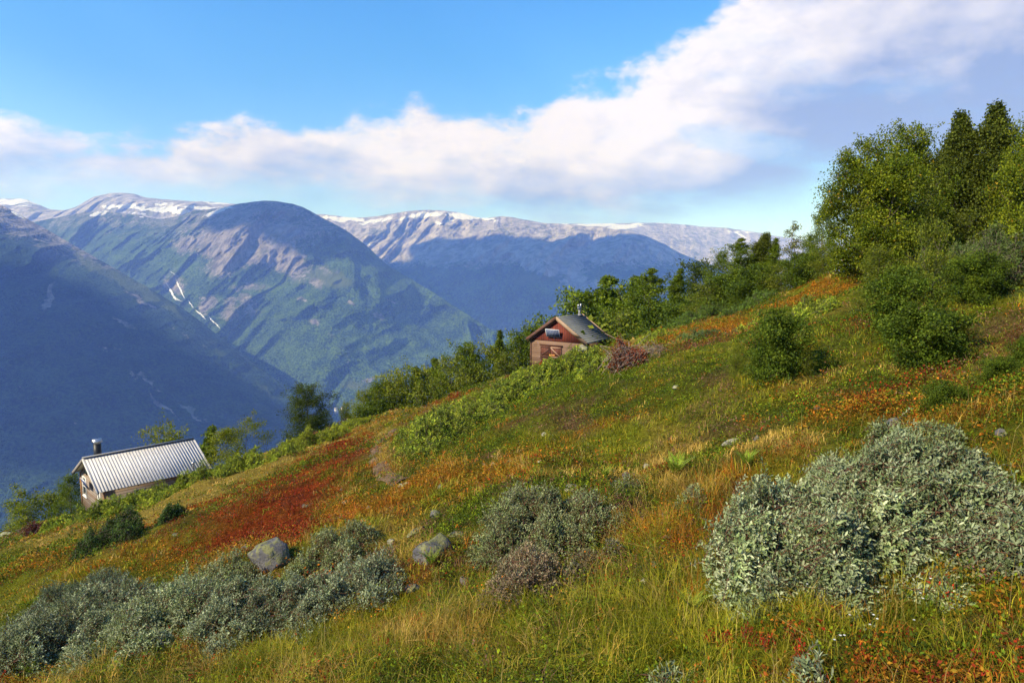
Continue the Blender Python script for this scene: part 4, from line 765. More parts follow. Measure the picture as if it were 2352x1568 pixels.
def cabin_red():
    P1 = at(1277.3, 729, 53.0); d = np.array([.60, .80]); az = math.atan2(d[1], d[0]); L, W, drop, wall = 3.85, 2.78, 1.86, 2.05
    zb = P1[2] - drop - wall; e = empty('cabin', (P1[0], P1[1], zb), az); tag(e, 'small reddish brown wooden cabin with dark shingle roof, centre of the photo', 'cabin')
    w = W - .22; x0, x1 = .28, L - .28; zr = wall + drop - .15; k = drop / W; ez = zr - k * w
    wl = wood_mat('brown_siding', (.20, .125, .085), (.135, .08, .055), 'z', 6.6, grain=(1.5, 1.5, 14))
    m = MB(); m.prism([(x0, -w, -.8), (x0, w, -.8), (x0, w, ez), (x0, -w, ez)], (x1 - x0, 0, 0)); m.build('wall', wl, e)
    red = wood_mat('red_board', (.15, .032, .020), (.095, .022, .016), 'y', 4.6, grain=(12, 12, 1.2))
    g0 = ez - .02 ; m = MB(); m.prism([(x0 - .05, -w - .02, g0), (x0 - .05, w + .02, g0), (x0 - .05, 0, zr - .02)], (x1 - x0 + .1, 0, 0)); m.build('gable', red, e)
    sh = NT('slate_shingle'); o = sh.obj(); br = sh.n('ShaderNodeTexBrick'); sh.l(sh.scalev(o, (1, 1, 1)), br.inputs['Vector']); br.inputs['Scale'].default_value = 3.2; br.inputs['Color1'].default_value = (.115, .12, .12, 1); br.inputs['Color2'].default_value = (.13, .135, .135, 1); br.inputs['Mortar'].default_value = (.085, .09, .09, 1); br.inputs['Mortar Size'].default_value = .02
    n1 = sh.noise(o, 3, 5); c = sh.mix(sh.mapr(n1, .35, .7, 0, .5), br.outputs[0], (.17, .18, .16)); roofm = sh.done(sh.bsdf(c, .85, .2, normal=sh.bump(br.outputs[1], -.4, .02)))
    for sgn in (-1, 1):
        m = MB(); P = [(0, 0, wall + drop + .05), (0, sgn * W, wall + .05), (0, sgn * W, wall - .05), (0, 0, wall + drop - .05)]; m.prism(P if sgn < 0 else P[::-1], (L, 0, 0))
        sl = np.array([0, sgn * W, -drop]); Ls = np.linalg.norm(sl); sl /= Ls; up = np.array([0, sgn * drop, W]) / Ls
        for i in range(15):                          # overlapping shingle courses
            a0 = np.array([0, 0, wall + drop + .05]) + sl * (i * Ls / 15) + up * .003; a1 = a0 + sl * (Ls / 15 + .0); q = [a0, a1 + up * .0015, a1 + up * .001, a0 - up * .003]; m.prism(q if sgn < 0 else q[::-1], (L, 0, 0))
        m.build('roof', roofm, e)
    tan = wood_mat('tan_board', (.30, .205, .135), (.23, .15, .10), 'z', .4, grain=(2, 2, 12), bump=.2); dk = wood_mat('dark_board', (.085, .04, .028), (.13, .065, .045), 'z', 3, bump=.3)
    for xx in (-.04, L + .04):
        for sgn in (-1, 1):
            mt = tan if sgn < 0 else dk; m = MB(); m.beam((xx, -sgn * .0, wall + drop - .02), (xx, sgn * (W + .03), wall - .04), .05, .24); b_ = m.build('bargeboard', mt, e)
    m = MB()
    for sgn in (-1, 1): m.beam((.12, 0, wall + drop - .22), (.12, sgn * (W - .03), wall - .22), .10, .12)
    m.build('rafter', dk, e)
    m = MB(); m.box((x0 - .07, w - .02, -.8), (x0 + .10, w + .07, ez - .03)); m.box((x0 - .07, -w - .07, -.8), (x0 + .10, -w + .02, ez - .03)); m.build('corner_board', dk, e)
    # shuttered window on the gable wall
    cy, hw, z0, z1 = .62, .93, .62, 1.62; X = x0 - .03
    m = MB(); m.box((X - .05, cy - hw - .06, z0), (X + .05, cy - hw, z1)); m.box((X - .05, cy + hw, z0), (X + .05, cy + hw + .06, z1)); m.box((X - .07, cy - hw - .14, z1), (X + .05, cy + hw + .14, z1 + .10)); m.box((X - .09, cy - hw - .14, z0 - .09), (X + .05, cy + hw + .10, z0)); fr = m.build('window_frame', dk, e)
    bd = wood_mat('shutter_board', (.13, .045, .028), (.085, .03, .02), 'y', 8, grain=(10, 10, 1)); bt = plain('bleached_batten', (.32, .20, .13), .7)
    for sgn in (-1, 1):
        ya, yb = (cy - hw + .01, cy - .01) if sgn < 0 else (cy + .01, cy + hw - .01)
        m = MB(); m.box((X - .04, ya, z0 + .01), (X + .01, yb, z1 - .01)); sh_ = m.build('shutter', bd, e); m = MB(); yo, yi = (ya, yb) if sgn < 0 else (yb, ya)
        m.beam((X - .06, ya, z1 - .12), (X - .06, yb, z1 - .12), .036, .08); m.beam((X - .06, ya, z0 + .12), (X - .06, yb, z0 + .12), .036, .08); m.beam((X - .063, yo, z0 + .17), (X - .063, yi, z1 - .17), .04, .07); m.build('batten', bt if sgn < 0 else dk, sh_)
    m = MB(); m.box((X - .10, cy - .42, z0 + .16), (X - .082, cy + .12, z0 + .34)); m.build('sign_board', plain('orange_board', (.48, .20, .06), .6), e)
    m = MB(); m.box((x0 - .10, -w + .5, -.0), (x0 - .06, -w + .62, 2.0)); 
    # solar panel
    Rn = np.array(Matrix.Rotation(math.radians(-18), 3, 'Y')); c0 = np.array([x0 - .32, .28, wall + .62]); m = MB(); m.box((-.02, -.64, -.33), (.02, .64, .33), M=(Rn, c0)); s_ = m.build('solar_panel', plain('panel_frame_white', (.45, .45, .46), .6), e)
    t = NT('pv_cells_blue'); o = t.obj(); sp = t.n('ShaderNodeSeparateXYZ'); t.l(o, sp.inputs[0]); f = t.math('MULTIPLY', t.mapr(t.math('FRACT', t.math('MULTIPLY', sp.outputs[1], 7)), .06, .16), t.mapr(t.math('FRACT', t.math('MULTIPLY', sp.outputs[2], 7)), .06, .16)); mpv = t.done(t.bsdf(t.mix(f, (.28, .28, .30), (.03, .05, .12)), .8, .1))
    m = MB(); m.box((-.026, -.60, -.29), (-.021, .60, .29), M=(Rn, c0)); m.build('cells', mpv, s_)
    m = MB(); m.beam((x0 - .05, .28, wall + .25), (x0 - .22, .28, wall + .33), .04, .04, (0, 1, 0)); m.beam((x0 - .05, .28, wall + .85), (x0 - .28, .28, wall + .75), .04, .04, (0, 1, 0)); m.beam((x0 - .08, .28, wall + .05), (x0 - .08, .28, wall + .7), .03, .03, (0, 1, 0)); m.build('bracket', M_STEEL, s_)
    # stove pipe with a cowl
    cx, cy = L - .55, -.12; m = MB(); m.tube([(cx, cy, wall + drop - .2), (cx, cy, wall + drop + .55)], .095, 12); m.tube([(cx, cy, wall + drop - .05), (cx, cy, wall + drop + .10)], [.24, .10], 12); ch = m.build('chimney', plain('galvanised', (.20, .20, .20), .6, .2), e)
    m = MB(); m.tube([(cx - .20, cy, wall + drop + .58), (cx + .20, cy, wall + drop + .58)], .10, 10); m.tube([(cx - .20, cy, wall + drop + .66), (cx - .20, cy, wall + drop + .86)], .07, 8); m.tube([(cx + .18, cy, wall + drop + .66), (cx + .18, cy, wall + drop + .90)], .07, 8); m.build('cowl', M_STEEL, ch)
    m = MB(); m.box((x0 - .05, -w - .05, -1.5), (x1 + .05, w + .05, -.8)); m.build('foundation', M_ROCK, e)
cabin_grey(); cabin_red()

# ------------------------------------------------------------------ the far mountains
def smooth_interp(x, xp, fp):
    xp = np.array(xp, float); fp = np.array(fp, float); m = np.gradient(fp, xp); i = np.clip(np.searchsorted(xp, x) - 1, 0, len(xp) - 2)
    h = xp[i + 1] - xp[i]; t = np.clip((x - xp[i]) / h, 0, 1); t2, t3 = t * t, t * t * t
    return (2 * t3 - 3 * t2 + 1) * fp[i] + (t3 - 2 * t2 + t) * h * m[i] + (-2 * t3 + 3 * t2) * fp[i + 1] + (t3 - t2) * h * m[i + 1]
SURF = {}
def mountain(key, name, label, rows, x0, x1, nx, ny, amp, gul, mask, mat, seed=0, sil=2.5, tpow=1., lump=1.):
    """a hillside lofted through ridge / mid / foot curves, each given as (px, py, distance m)"""
    px = np.linspace(x0, x1, nx); R = [(smooth_interp(px, [p[0] for p in r], [p[1] for p in r]), smooth_interp(px, [p[0] for p in r], [p[2] for p in r])) for r in rows]
    v = np.linspace(0, 1, ny) ** tpow * (len(rows) - 1); YY = np.zeros((ny, nx)); DD = np.zeros((ny, nx)); rr = np.arange(len(rows))
    A = np.array([r[0] for r in R]); B = np.array([r[1] for r in R])
    for q in range(nx):
        YY[:, q] = smooth_interp(v, rr, A[:, q]) if len(rows) > 2 else np.interp(v, rr, A[:, q]); DD[:, q] = np.interp(v, rr, B[:, q])
    # soften the distance profile across rows
    for _ in range(max(2, ny // 24)): DD[1:-1] = (DD[:-2] + 2 * DD[1:-1] + DD[2:]) / 4
    PX = np.broadcast_to(px, YY.shape); YY = YY + sil * fbm(px / 26., px * 0 + seed, 5, seed)[None] * np.exp(-v[:, None] * 3)
    P0 = at(PX, YY, DD); down = np.cumsum(np.abs(np.gradient(P0[..., 2], axis=0)), 0)
    sx = P0[..., 0] + .45 * down; e = sstep(0, .12, v / v[-1])[:, None]
    n = amp * (fbm(P0[..., 0] / 900, P0[..., 2] / 900 + seed, 4, seed + 1) * .9 * lump) + gul * (1 - .55 * v[:, None] / v[-1]) * (ridged(sx / 420 + .5 * fbm(P0[..., 0] / 500, down / 500, 3, seed + 21), down / 1300 + seed, 5, seed + 3) - .25) + gul * .55 * (1 - .5 * v[:, None] / v[-1]) * ridged(P0[..., 0] / 190 + down / 330, down / 240 + P0[..., 0] / 700, 4, seed + 7)
    D2 = DD - n * (.25 + .75 * e); P = at(PX, YY, D2)
    back = P[0] + np.array([0, 1500., -800.]); back2 = back + np.array([0, 600, -1200.]); G = np.concatenate([back2[None], back[None], P], 0)
    M = mask(PX, YY, P); M = np.concatenate([M[:1], M[:1], M], 0); nyy = ny + 2
    i = np.arange(nyy - 1)[:, None] * nx + np.arange(nx - 1)[None]; Q = np.stack([i, i + nx, i + nx + 1, i + 1], -1).reshape(-1, 4)
    m = MB(); m.add(G.reshape(-1, 3), Q, M.reshape(-1, 3)); o = m.build(name, mat, smooth=True); tag(o, label, 'mountain', kind='structure'); SURF[key] = (px, YY, P); return o
def on_surf(key, X, Y, lift=8.):
    px, YY, P = SURF[key]; out = []
    for x, y in zip(X, Y):
        q = int(np.clip(round((x - px[0]) / (px[1] - px[0])), 0, len(px) - 1)); j = int(np.argmin(abs(YY[:, q] - y))); D = P[j, q, 1] - lift; out.append(at(x, y, D))
    return np.array(out)
def blob(PX, PY, L, warp=14, seed=3):
    wx = PX + warp * fbm(PX / 30., PY / 30., 4, seed); wy = PY + warp * .7 * fbm(PX / 30. + 5, PY / 30., 4, seed + 9); r = 0 * PX
    for cx, cy, rx, ry, an, st in L:
        a = math.radians(-an); dx, dy = wx - cx, wy - cy; u = (dx * math.cos(a) + dy * math.sin(a)) / rx; w = (-dx * math.sin(a) + dy * math.cos(a)) / ry; r = np.maximum(r, st * np.exp(-(u * u + w * w) * .9))
    return r
def mtn_mat(name, forest=((.006, .022, .010), (.12, .20, .026)), rock=((.12, .11, .105), (.38, .34, .31)), grassc=(.10, .13, .03), nsc=.05):
    t = NT(name); p = t.pos(); c = t.n('ShaderNodeSeparateColor'); t.l(t.col(), c.inputs[0]); a = t.noise(p, nsc, 4, .7); b = t.noise(p, nsc * .16, 6, .6); st = t.noise(t.scalev(p, (nsc * .4, nsc * .4, nsc * .07)), 1, 6, .65)
    tn = t.noise(p, nsc * 1.7, 3, .75); fo = t.mix(t.mapr(t.math('ADD', t.math('MULTIPLY', tn, .8), t.math('MULTIPLY', b, .4)), .46, .76), forest[0], forest[1]); fo = t.mix(t.mapr(c.outputs[2], .3, .8), fo, grassc)
    ro = t.mix(t.mapr(t.math('ADD', t.math('MULTIPLY', st, .8), t.math('MULTIPLY', a, .25)), .38, .66), rock[0], rock[1]); ro = t.mix(t.mapr(b, .52, .66, 0, .6), ro, (.09, .115, .045))
    rf = t.mapr(t.math('ADD', c.outputs[0], t.math('MULTIPLY', t.math('SUBTRACT', t.math('ADD', a, b), 1.), .9)), .38, .62); x = t.mix(rf, fo, ro)
    sf = t.mapr(t.math('ADD', c.outputs[1], t.math('MULTIPLY', t.math('SUBTRACT', st, .5), 2.0)), .54, .64); x = t.mix(sf, x, (.75, .76, .78))
    h = t.math('ADD', t.math('ADD', t.math('MULTIPLY', a, 1.), t.math('MULTIPLY', tn, .8)), t.math('MULTIPLY', st, .8)); return t.done(t.bsdf(x, .95, .05, normal=t.bump(h, 1., 34.)))
MM = mtn_mat('mountain_ground'); MA = mtn_mat('slope_ground_painted_shade', forest=((.004, .015, .009), (.045, .085, .020))); MF = mtn_mat('far_mountain_ground', nsc=.03, rock=((.18, .17, .17), (.50, .46, .43)))  # left flank gets a darker forest copy, its cloud shade put into the colour
# masks: R rock, G snow, B meadow
def mask_far(PX, PY, P):
    R = np.full(PX.shape, .95); G = blob(PX, PY, [(1330, 517, 150, 4, 0, 1.1), (1430, 520, 60, 7, 10, 1.2), (1500, 512, 30, 3, 0, .8), (1700, 540, 20, 3, -30, .9), (1720, 532, 60, 4, 0, .7), (1250, 515, 60, 4, 0, 1.), (1390, 528, 50, 4, 12, 1.)], 5)
    return np.stack([R, G, 0 * R], -1)
mountain('F', 'far_plateau', 'farthest pale plateau with a snowfield on its rim', [[(1000, 530, 11500), (1180, 514, 11500), (1300, 514, 11500), (1420, 513, 11400), (1500, 511, 11200), (1600, 519, 11000), (1720, 530, 10800), (1800, 545, 10600), (1950, 560, 10400), (2200, 585, 10000)],
    [(1000, 620, 10000), (1420, 560, 10000), (1600, 600, 9700), (1800, 640, 9500), (2200, 660, 9000)], [(1000, 760, 8600), (1600, 760, 8600), (2200, 760, 8600)]], 1100, 2150, 420, 110, 90, 110, mask_far, MF, 2, 1.)
def mask_back(PX, PY, P):
    G = blob(PX, PY, [(300, 478, 70, 6, -4, 1.15), (390, 484, 60, 9, -6, 1.2), (455, 478, 70, 5, -4, 1.05), (230, 490, 26, 6, 15, 1.2), (40, 462, 70, 10, 0, 1.2), (360, 470, 50, 3, 0, .9), (320, 492, 50, 4, -5, .9), (500, 468, 45, 4, 0, 1.)], 5)
    R = .95 - .3 * sstep(505, 560, PY); return np.stack([R, G * .84, 0 * R], -1)
mountain('C', 'snow_mountain', 'pale rocky mountain with snow patches at the upper left', [[(-500, 440, 7800), (-150, 450, 7800), (0, 456, 7700), (60, 458, 7600), (120, 482, 7500), (160, 480, 7300), (215, 452, 7200), (280, 443, 7200), (350, 455, 7200), (430, 461, 7200), (540, 468, 7200), (620, 480, 7200), (700, 500, 7200)],
    [(-500, 500, 6900), (0, 510, 6900), (160, 505, 6700), (280, 490, 6700), (430, 495, 6700), (700, 540, 6700)], [(-500, 800, 5900), (0, 720, 5900), (700, 760, 5900)]], -450, 680, 420, 130, 80, 110, mask_back, MF, 4, 1.2)
def mask_E(PX, PY, P):
    G = blob(PX, PY, [(790, 502, 55, 7, -4, 1.25), (860, 508, 50, 6, 4, 1.1), (975, 494, 45, 8, 6, 1.3), (1060, 496, 55, 8, -6, 1.25), (1110, 502, 40, 5, -4, 1.1), (930, 500, 30, 4, 20, 1), (1010, 515, 15, 4, 0, 1), (1040, 507, 14, 3, 10, 1), (770, 520, 30, 4, 20, .8), (850, 560, 12, 3, 0, .9)], 5)
    edge = 560 + 40 * sstep(1100, 1400, PX) * 0; R = .95 - .75 * sstep(560, 640, PY) + .65 * blob(PX, PY, [(1320, 640, 60, 26, -30, 1), (1370, 670, 40, 22, -30, 1), (1250, 620, 60, 12, -20, .7), (1330, 690, 14, 40, 30, .7)], 12)
    B = .8 * blob(PX, PY, [(1230, 640, 90, 14, 5, 1), (1150, 700, 60, 14, 0, .5)], 12); return np.stack([R, G * .84, B], -1)
mountain('E', 'far_massif', 'broad snow-flecked massif across the middle distance', [[(600, 500, 8600), (735, 492, 8600), (800, 499, 8500), (880, 495, 8400), (920, 487, 8300), (965, 483, 8300), (1050, 488, 8200), (1110, 500, 8100), (1160, 498, 8000), (1250, 512, 7800), (1320, 517, 7600), (1400, 524, 7400), (1450, 534, 7250), (1510, 553, 7100), (1560, 580, 6950), (1640, 612, 6800), (1750, 670, 6600), (1900, 760, 6400)],
    [(600, 600, 7600), (870, 590, 7500), (1050, 570, 7300), (1250, 575, 6900), (1400, 600, 6600), (1640, 690, 6200), (1900, 800, 6000)], [(600, 720, 6500), (900, 700, 6400), (1150, 690, 6200), (1400, 730, 5800), (1640, 790, 5700), (1900, 880, 5600)], [(600, 900, 5300), (1900, 960, 5000)]], 660, 1860, 620, 260, 190, 230, mask_E, MF, 6, 1.3)
def mask_B(PX, PY, P):
    R = .50 * (1 - sstep(480, 640, PY)) + blob(PX, PY, [(560, 575, 110, 45, 0, .95), (650, 600, 70, 40, -25, .95), (520, 610, 60, 40, 10, .8), (600, 540, 90, 18, 0, .9), (430, 565, 40, 30, 0, .5), (470, 700, 26, 36, -20, .8), (525, 710, 28, 40, -10, .75), (570, 700, 50, 26, -40, .7), (725, 655, 30, 14, 0, .75), (725, 735, 20, 12, -20, .75), (800, 700, 20, 6, -20, .8), (865, 725, 16, 7, -30, .95), (845, 870, 22, 8, 0, .9), (760, 770, 10, 40, -15, .5), (800, 830, 8, 50, -10, .5),
                                                                   (740, 620, 80, 10, -20, .5), (900, 690, 20, 4, -20, .6), (630, 920, 50, 6, -30, .55), (400, 650, 40, 26, -30, .75), (570, 660, 60, 14, 0, .6), (690, 690, 14, 8, 0, .7), (600, 965, 60, 7, -35, .6)], 10) * .9
    G = blob(PX, PY, [(228, 491, 24, 6, 14, 1.25), (500, 486, 34, 5, 20, 1.25), (325, 500, 8, 2, 0, 1)], 3)
    B = blob(PX, PY, [(750, 640, 70, 20, -10, 1), (830, 890, 50, 16, -20, 1.0), (680, 640, 40, 20, 0, .6), (700, 760, 60, 40, 0, .35), (780, 800, 30, 60, -10, .4), (640, 960, 50, 12, -30, .7)], 12); return np.stack([R, G, B], -1)
mountain('B', 'dome_mountain', 'rounded dome mountain with a ribbed cliff and forested foot', [[(-300, 560, 5900), (0, 520, 5800), (120, 502, 5700), (200, 488, 5600), (300, 492, 5500), (380, 502, 5400), (450, 484, 5300), (500, 478, 5200), (560, 467, 5150), (630, 462, 5100), (690, 474, 5050), (740, 500, 5000), (800, 533, 4950), (850, 572, 4900), (880, 600, 4850), (960, 650, 4700), (1040, 700, 4500), (1120, 752, 4300), (1200, 790, 4150), (1400, 880, 3900)],
    [(-300, 650, 5300), (0, 620, 5200), (300, 570, 4950), (450, 540, 4800), (560, 530, 4700), (690, 535, 4650), (800, 590, 4600), (960, 700, 4500), (1120, 800, 4150), (1400, 950, 3800)],
    [(-300, 740, 4700), (0, 720, 4650), (300, 670, 4500), (560, 650, 4380), (760, 655, 4350), (960, 770, 4150), (1120, 850, 3950), (1400, 1010, 3700)], [(-300, 1000, 3600), (300, 860, 3700), (700, 850, 3600), (900, 880, 3600), (1120, 940, 3600), (1400, 1080, 3500)], [(-300, 1250, 2800), (700, 1060, 3000), (1400, 1160, 3300)]], -250, 1300, 780, 420, 150, 165, mask_B, MM, 8, 1.)
def mask_A(PX, PY, P):
    d = PY - np.interp(PX, [0, 200, 430, 600, 760], [470, 590, 715, 850, 960]); R = .60 * (1 - sstep(20, 130, d + PX * .25)) * (1 - sstep(300, 420, PX)) + blob(PX, PY, [(110, 680, 10, 40, -25, .8), (370, 930, 60, 6, -38, .8), (240, 800, 50, 14, -20, .5), (330, 870, 70, 8, -40, .6), (170, 970, 10, 10, 0, .5), (280, 740, 40, 10, -30, .6), (450, 950, 50, 5, -35, .7), (370, 1000, 40, 6, -35, .5), (230, 1030, 12, 14, 0, .8), (60, 900, 30, 6, -20, .5), (440, 780, 80, 8, -35, .45), (330, 690, 60, 8, -30, .6)], 12)
    B = blob(PX, PY, [(230, 615, 130, 12, -32, 1.), (350, 680, 110, 14, -32, .9), (500, 800, 80, 14, -40, .5), (620, 900, 60, 10, -35, .6), (600, 930, 60, 14, -30, .5)], 12); G = blob(PX, PY, [(40, 492, 20, 3, -30, 1.2)], 2); return np.stack([R, G, B], -1)
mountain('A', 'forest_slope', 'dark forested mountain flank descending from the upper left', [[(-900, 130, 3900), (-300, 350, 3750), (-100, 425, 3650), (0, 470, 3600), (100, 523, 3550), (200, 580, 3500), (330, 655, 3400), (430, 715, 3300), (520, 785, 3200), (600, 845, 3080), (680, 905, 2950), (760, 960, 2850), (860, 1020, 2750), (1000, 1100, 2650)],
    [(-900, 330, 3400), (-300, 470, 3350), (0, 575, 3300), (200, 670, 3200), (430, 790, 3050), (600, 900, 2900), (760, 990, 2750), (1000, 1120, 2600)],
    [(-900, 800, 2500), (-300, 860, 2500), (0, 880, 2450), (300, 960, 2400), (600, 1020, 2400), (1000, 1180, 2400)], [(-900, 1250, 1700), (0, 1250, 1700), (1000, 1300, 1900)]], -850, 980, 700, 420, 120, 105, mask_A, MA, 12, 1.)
def waterfall():
    m = MB(); r = np.random.default_rng(5)
    def fall(pts, w, key='B'):
        pts = np.array(pts, float); t = np.linspace(0, len(pts) - 1, 26); X = np.interp(t, range(len(pts)), pts[:, 0]) + r.normal(0, .7, 26); Y = np.interp(t, range(len(pts)), pts[:, 1]); C = on_surf(key, X, Y, 14); ww = w * r.uniform(.5, 1.3, 26)[:, None] * np.sin(np.linspace(.15, pi - .15, 26))[:, None]; S = np.array([[1., 0, 0]])
        V = np.stack([C - S * ww, C + np.array([0, -3, 0]), C + S * ww], 1).reshape(-1, 3); i = np.arange(25)[:, None] * 3; m.add(V, np.concatenate([i + np.array([[0, 1, 4, 3]]), i + np.array([[1, 2, 5, 4]])]))
    fall([(383, 650), (394, 672), (404, 688), (420, 692)], 7); fall([(386, 655), (400, 683), (414, 690)], 6); fall([(403, 640), (412, 660), (424, 685)], 5); fall([(390, 622), (404, 632)], 4); fall([(432, 690), (445, 708)], 4); fall([(448, 712), (462, 722), (472, 733)], 6); fall([(480, 728), (492, 740), (506, 754)], 5); fall([(452, 735), (458, 734)], 4)
    t = NT('falling_water'); n1 = t.noise(t.pos(), .05, 4); tag(m.build('waterfall', t.done(t.bsdf(t.mix(t.mapr(n1, .4, .6), (.6, .63, .66), (.85, .86, .88)), .6, .3)), smooth=True), 'white cascading waterfall below the cliff on the left', 'waterfall', kind='structure')
waterfall()
# valley floor to the horizon
m = MB(); s_ = 16000; m.add([(-s_, -2000, -1100), (s_, -2000, -1100), (s_, s_, -1100), (-s_, s_, -1100)], [(0, 1, 2, 3)]); t = NT('valley_ground'); tag(m.build('valley_floor', t.done(t.bsdf(t.mix(t.mapr(t.noise(t.pos(), .002, 6), .4, .6), (.03, .07, .02), (.10, .13, .04)), .95, .05))), 'green valley floor far below the hillside', 'valley floor', kind='structure')
# farmhouses in the valley
def farm(px, py, w, label, rc, rot):
    c = on_surf('B', [px], [py], 30)[0]; e = empty('farmhouse', tuple(c), rot); tag(e, label, 'farmhouse', 'tiny farmhouses in the valley'); a, b, h = w, w * .6, w * .45
    m = MB(); m.prism([(-a / 2, -b / 2, -20), (-a / 2, b / 2, -20), (-a / 2, b / 2, h), (-a / 2, 0, h + b * .4), (-a / 2, -b / 2, h)], (a, 0, 0)); m.build('wall', MW, e)
    m = MB()
    for s_ in (-1, 1): m.prism([(-a / 2 - 1, 0, h + b * .4 + .8), (-a / 2 - 1, s_ * (b / 2 + 1), h - .2), (-a / 2 - 1, s_ * (b / 2 + 1), h - 1), (-a / 2 - 1, 0, h + b * .4)][::s_], (a + 2, 0, 0))
    m.build('roof', rc, e)
RR = plain('farm_roof_grey', (.25, .24, .24)); farm(772, 941, 16, 'tiny white farmhouse in the valley right of the dark tree', RR, .4); farm(786, 938, 12, 'smaller pale farmhouse beside the white farmhouse in the valley', plain('farm_roof_red', (.25, .07, .05)), 1.2)

# ------------------------------------------------------------------ clouds that shade the mountains (high above, outside the view)
def cloud(label, key, poly, alt, seed, thick=260):
    pts = on_surf(key, [p[0] for p in poly], [p[1] for p in poly], 0); k = (alt - pts[:, 2]) / SUN[2]; Q = pts + SUN * k[:, None]; c = Q.mean(0); m = MB(); r = np.random.default_rng(seed)
    n, k2 = 96, 22; th = np.linspace(0, 2 * pi, n, endpoint=False); a0 = np.arctan2(Q[:, 1] - c[1], Q[:, 0] - c[0]); o = np.argsort(a0); a0 = a0[o]; r0 = np.hypot(Q[o, 0] - c[0], Q[o, 1] - c[1])
    rad = np.interp(th, np.concatenate([a0 - 2 * pi, a0, a0 + 2 * pi]) % 99 if False else np.concatenate([a0 - 2 * pi, a0, a0 + 2 * pi]), np.tile(r0, 3)); rad = np.convolve(np.concatenate([rad[-2:], rad, rad[:2]]), np.ones(5) / 5, 'valid')
    rad = rad * (1 + .22 * fbm(np.cos(th) * 3 + seed, np.sin(th) * 3, 4, seed)); rings = []
    ph = np.linspace(.04, pi - .04, k2)
    for p in ph:
        rr = rad * math.sin(p) ** .5; x = c[0] + rr * np.cos(th); y = c[1] + rr * np.sin(th); z = c[2] + math.cos(p) * thick * (1 + .4 * fbm(x / 400, y / 400, 4, seed + 2)); rings.append(np.stack([x, y, z], -1))
    V = np.array(rings).reshape(-1, 3); i = np.arange(k2 - 1)[:, None] * n; j = np.arange(n)[None]; jn = (j + 1) % n; m.add(V, np.stack([i + j, i + n + j, i + n + jn, i + jn], -1).reshape(-1, 4)); b = m.n
    m.Fs.append(np.array([[q for q in range(n)]])); m.Fs.append(np.array([[(k2 - 1) * n + q for q in range(n)][::-1]]))
    ob = m.build('cloud', MCL, smooth=True); tag(ob, label, 'cloud', kind='structure')
t = NT('cloud_white'); MCL = t.done(t.bsdf((.85, .86, .88), 1., 0.))
cloud('high cloud shading the right massif', 'E', [(880, 600), (950, 580), (1040, 590), (1100, 560), (1150, 545), (1240, 560), (1330, 535), (1450, 545), (1600, 620), (1700, 700), (1600, 800), (1200, 760), (900, 720)], 6200, 3)
cloud('high cloud shading the dome mountain top', 'B', [(490, 488), (560, 475), (690, 485), (800, 545), (870, 605), (840, 610), (740, 560), (650, 515), (550, 503)], 6000, 4)
cloud('high cloud shading the left forested flank', 'A', [(-250, 560), (0, 610), (120, 690), (250, 760), (400, 850), (520, 930), (610, 990), (560, 1060), (400, 1090), (200, 1080), (0, 1080), (-250, 1050)], 5200, 5)

# ------------------------------------------------------------------ haze in the air
HAZE = True
if HAZE:
    m = MB(); m.box((-15500, -1500, -1101), (15500, 15500, 1700)); t = NT('haze_air'); v = t.n('ShaderNodeVolumePrincipled'); v.inputs['Color'].default_value = (.20, .35, 1.0, 1); v.inputs['Density'].default_value = 1.2e-4; v.inputs['Anisotropy'].default_value = .1; v.inputs['Absorption Color'].default_value = (1, 1, 1, 1)
    t.l(v.outputs[0], t.out.inputs['Volume']); o = m.build('haze', t.m); tag(o, 'thin blue haze filling the valley air', 'haze', kind='stuff'); o.display_type = 'WIRE'

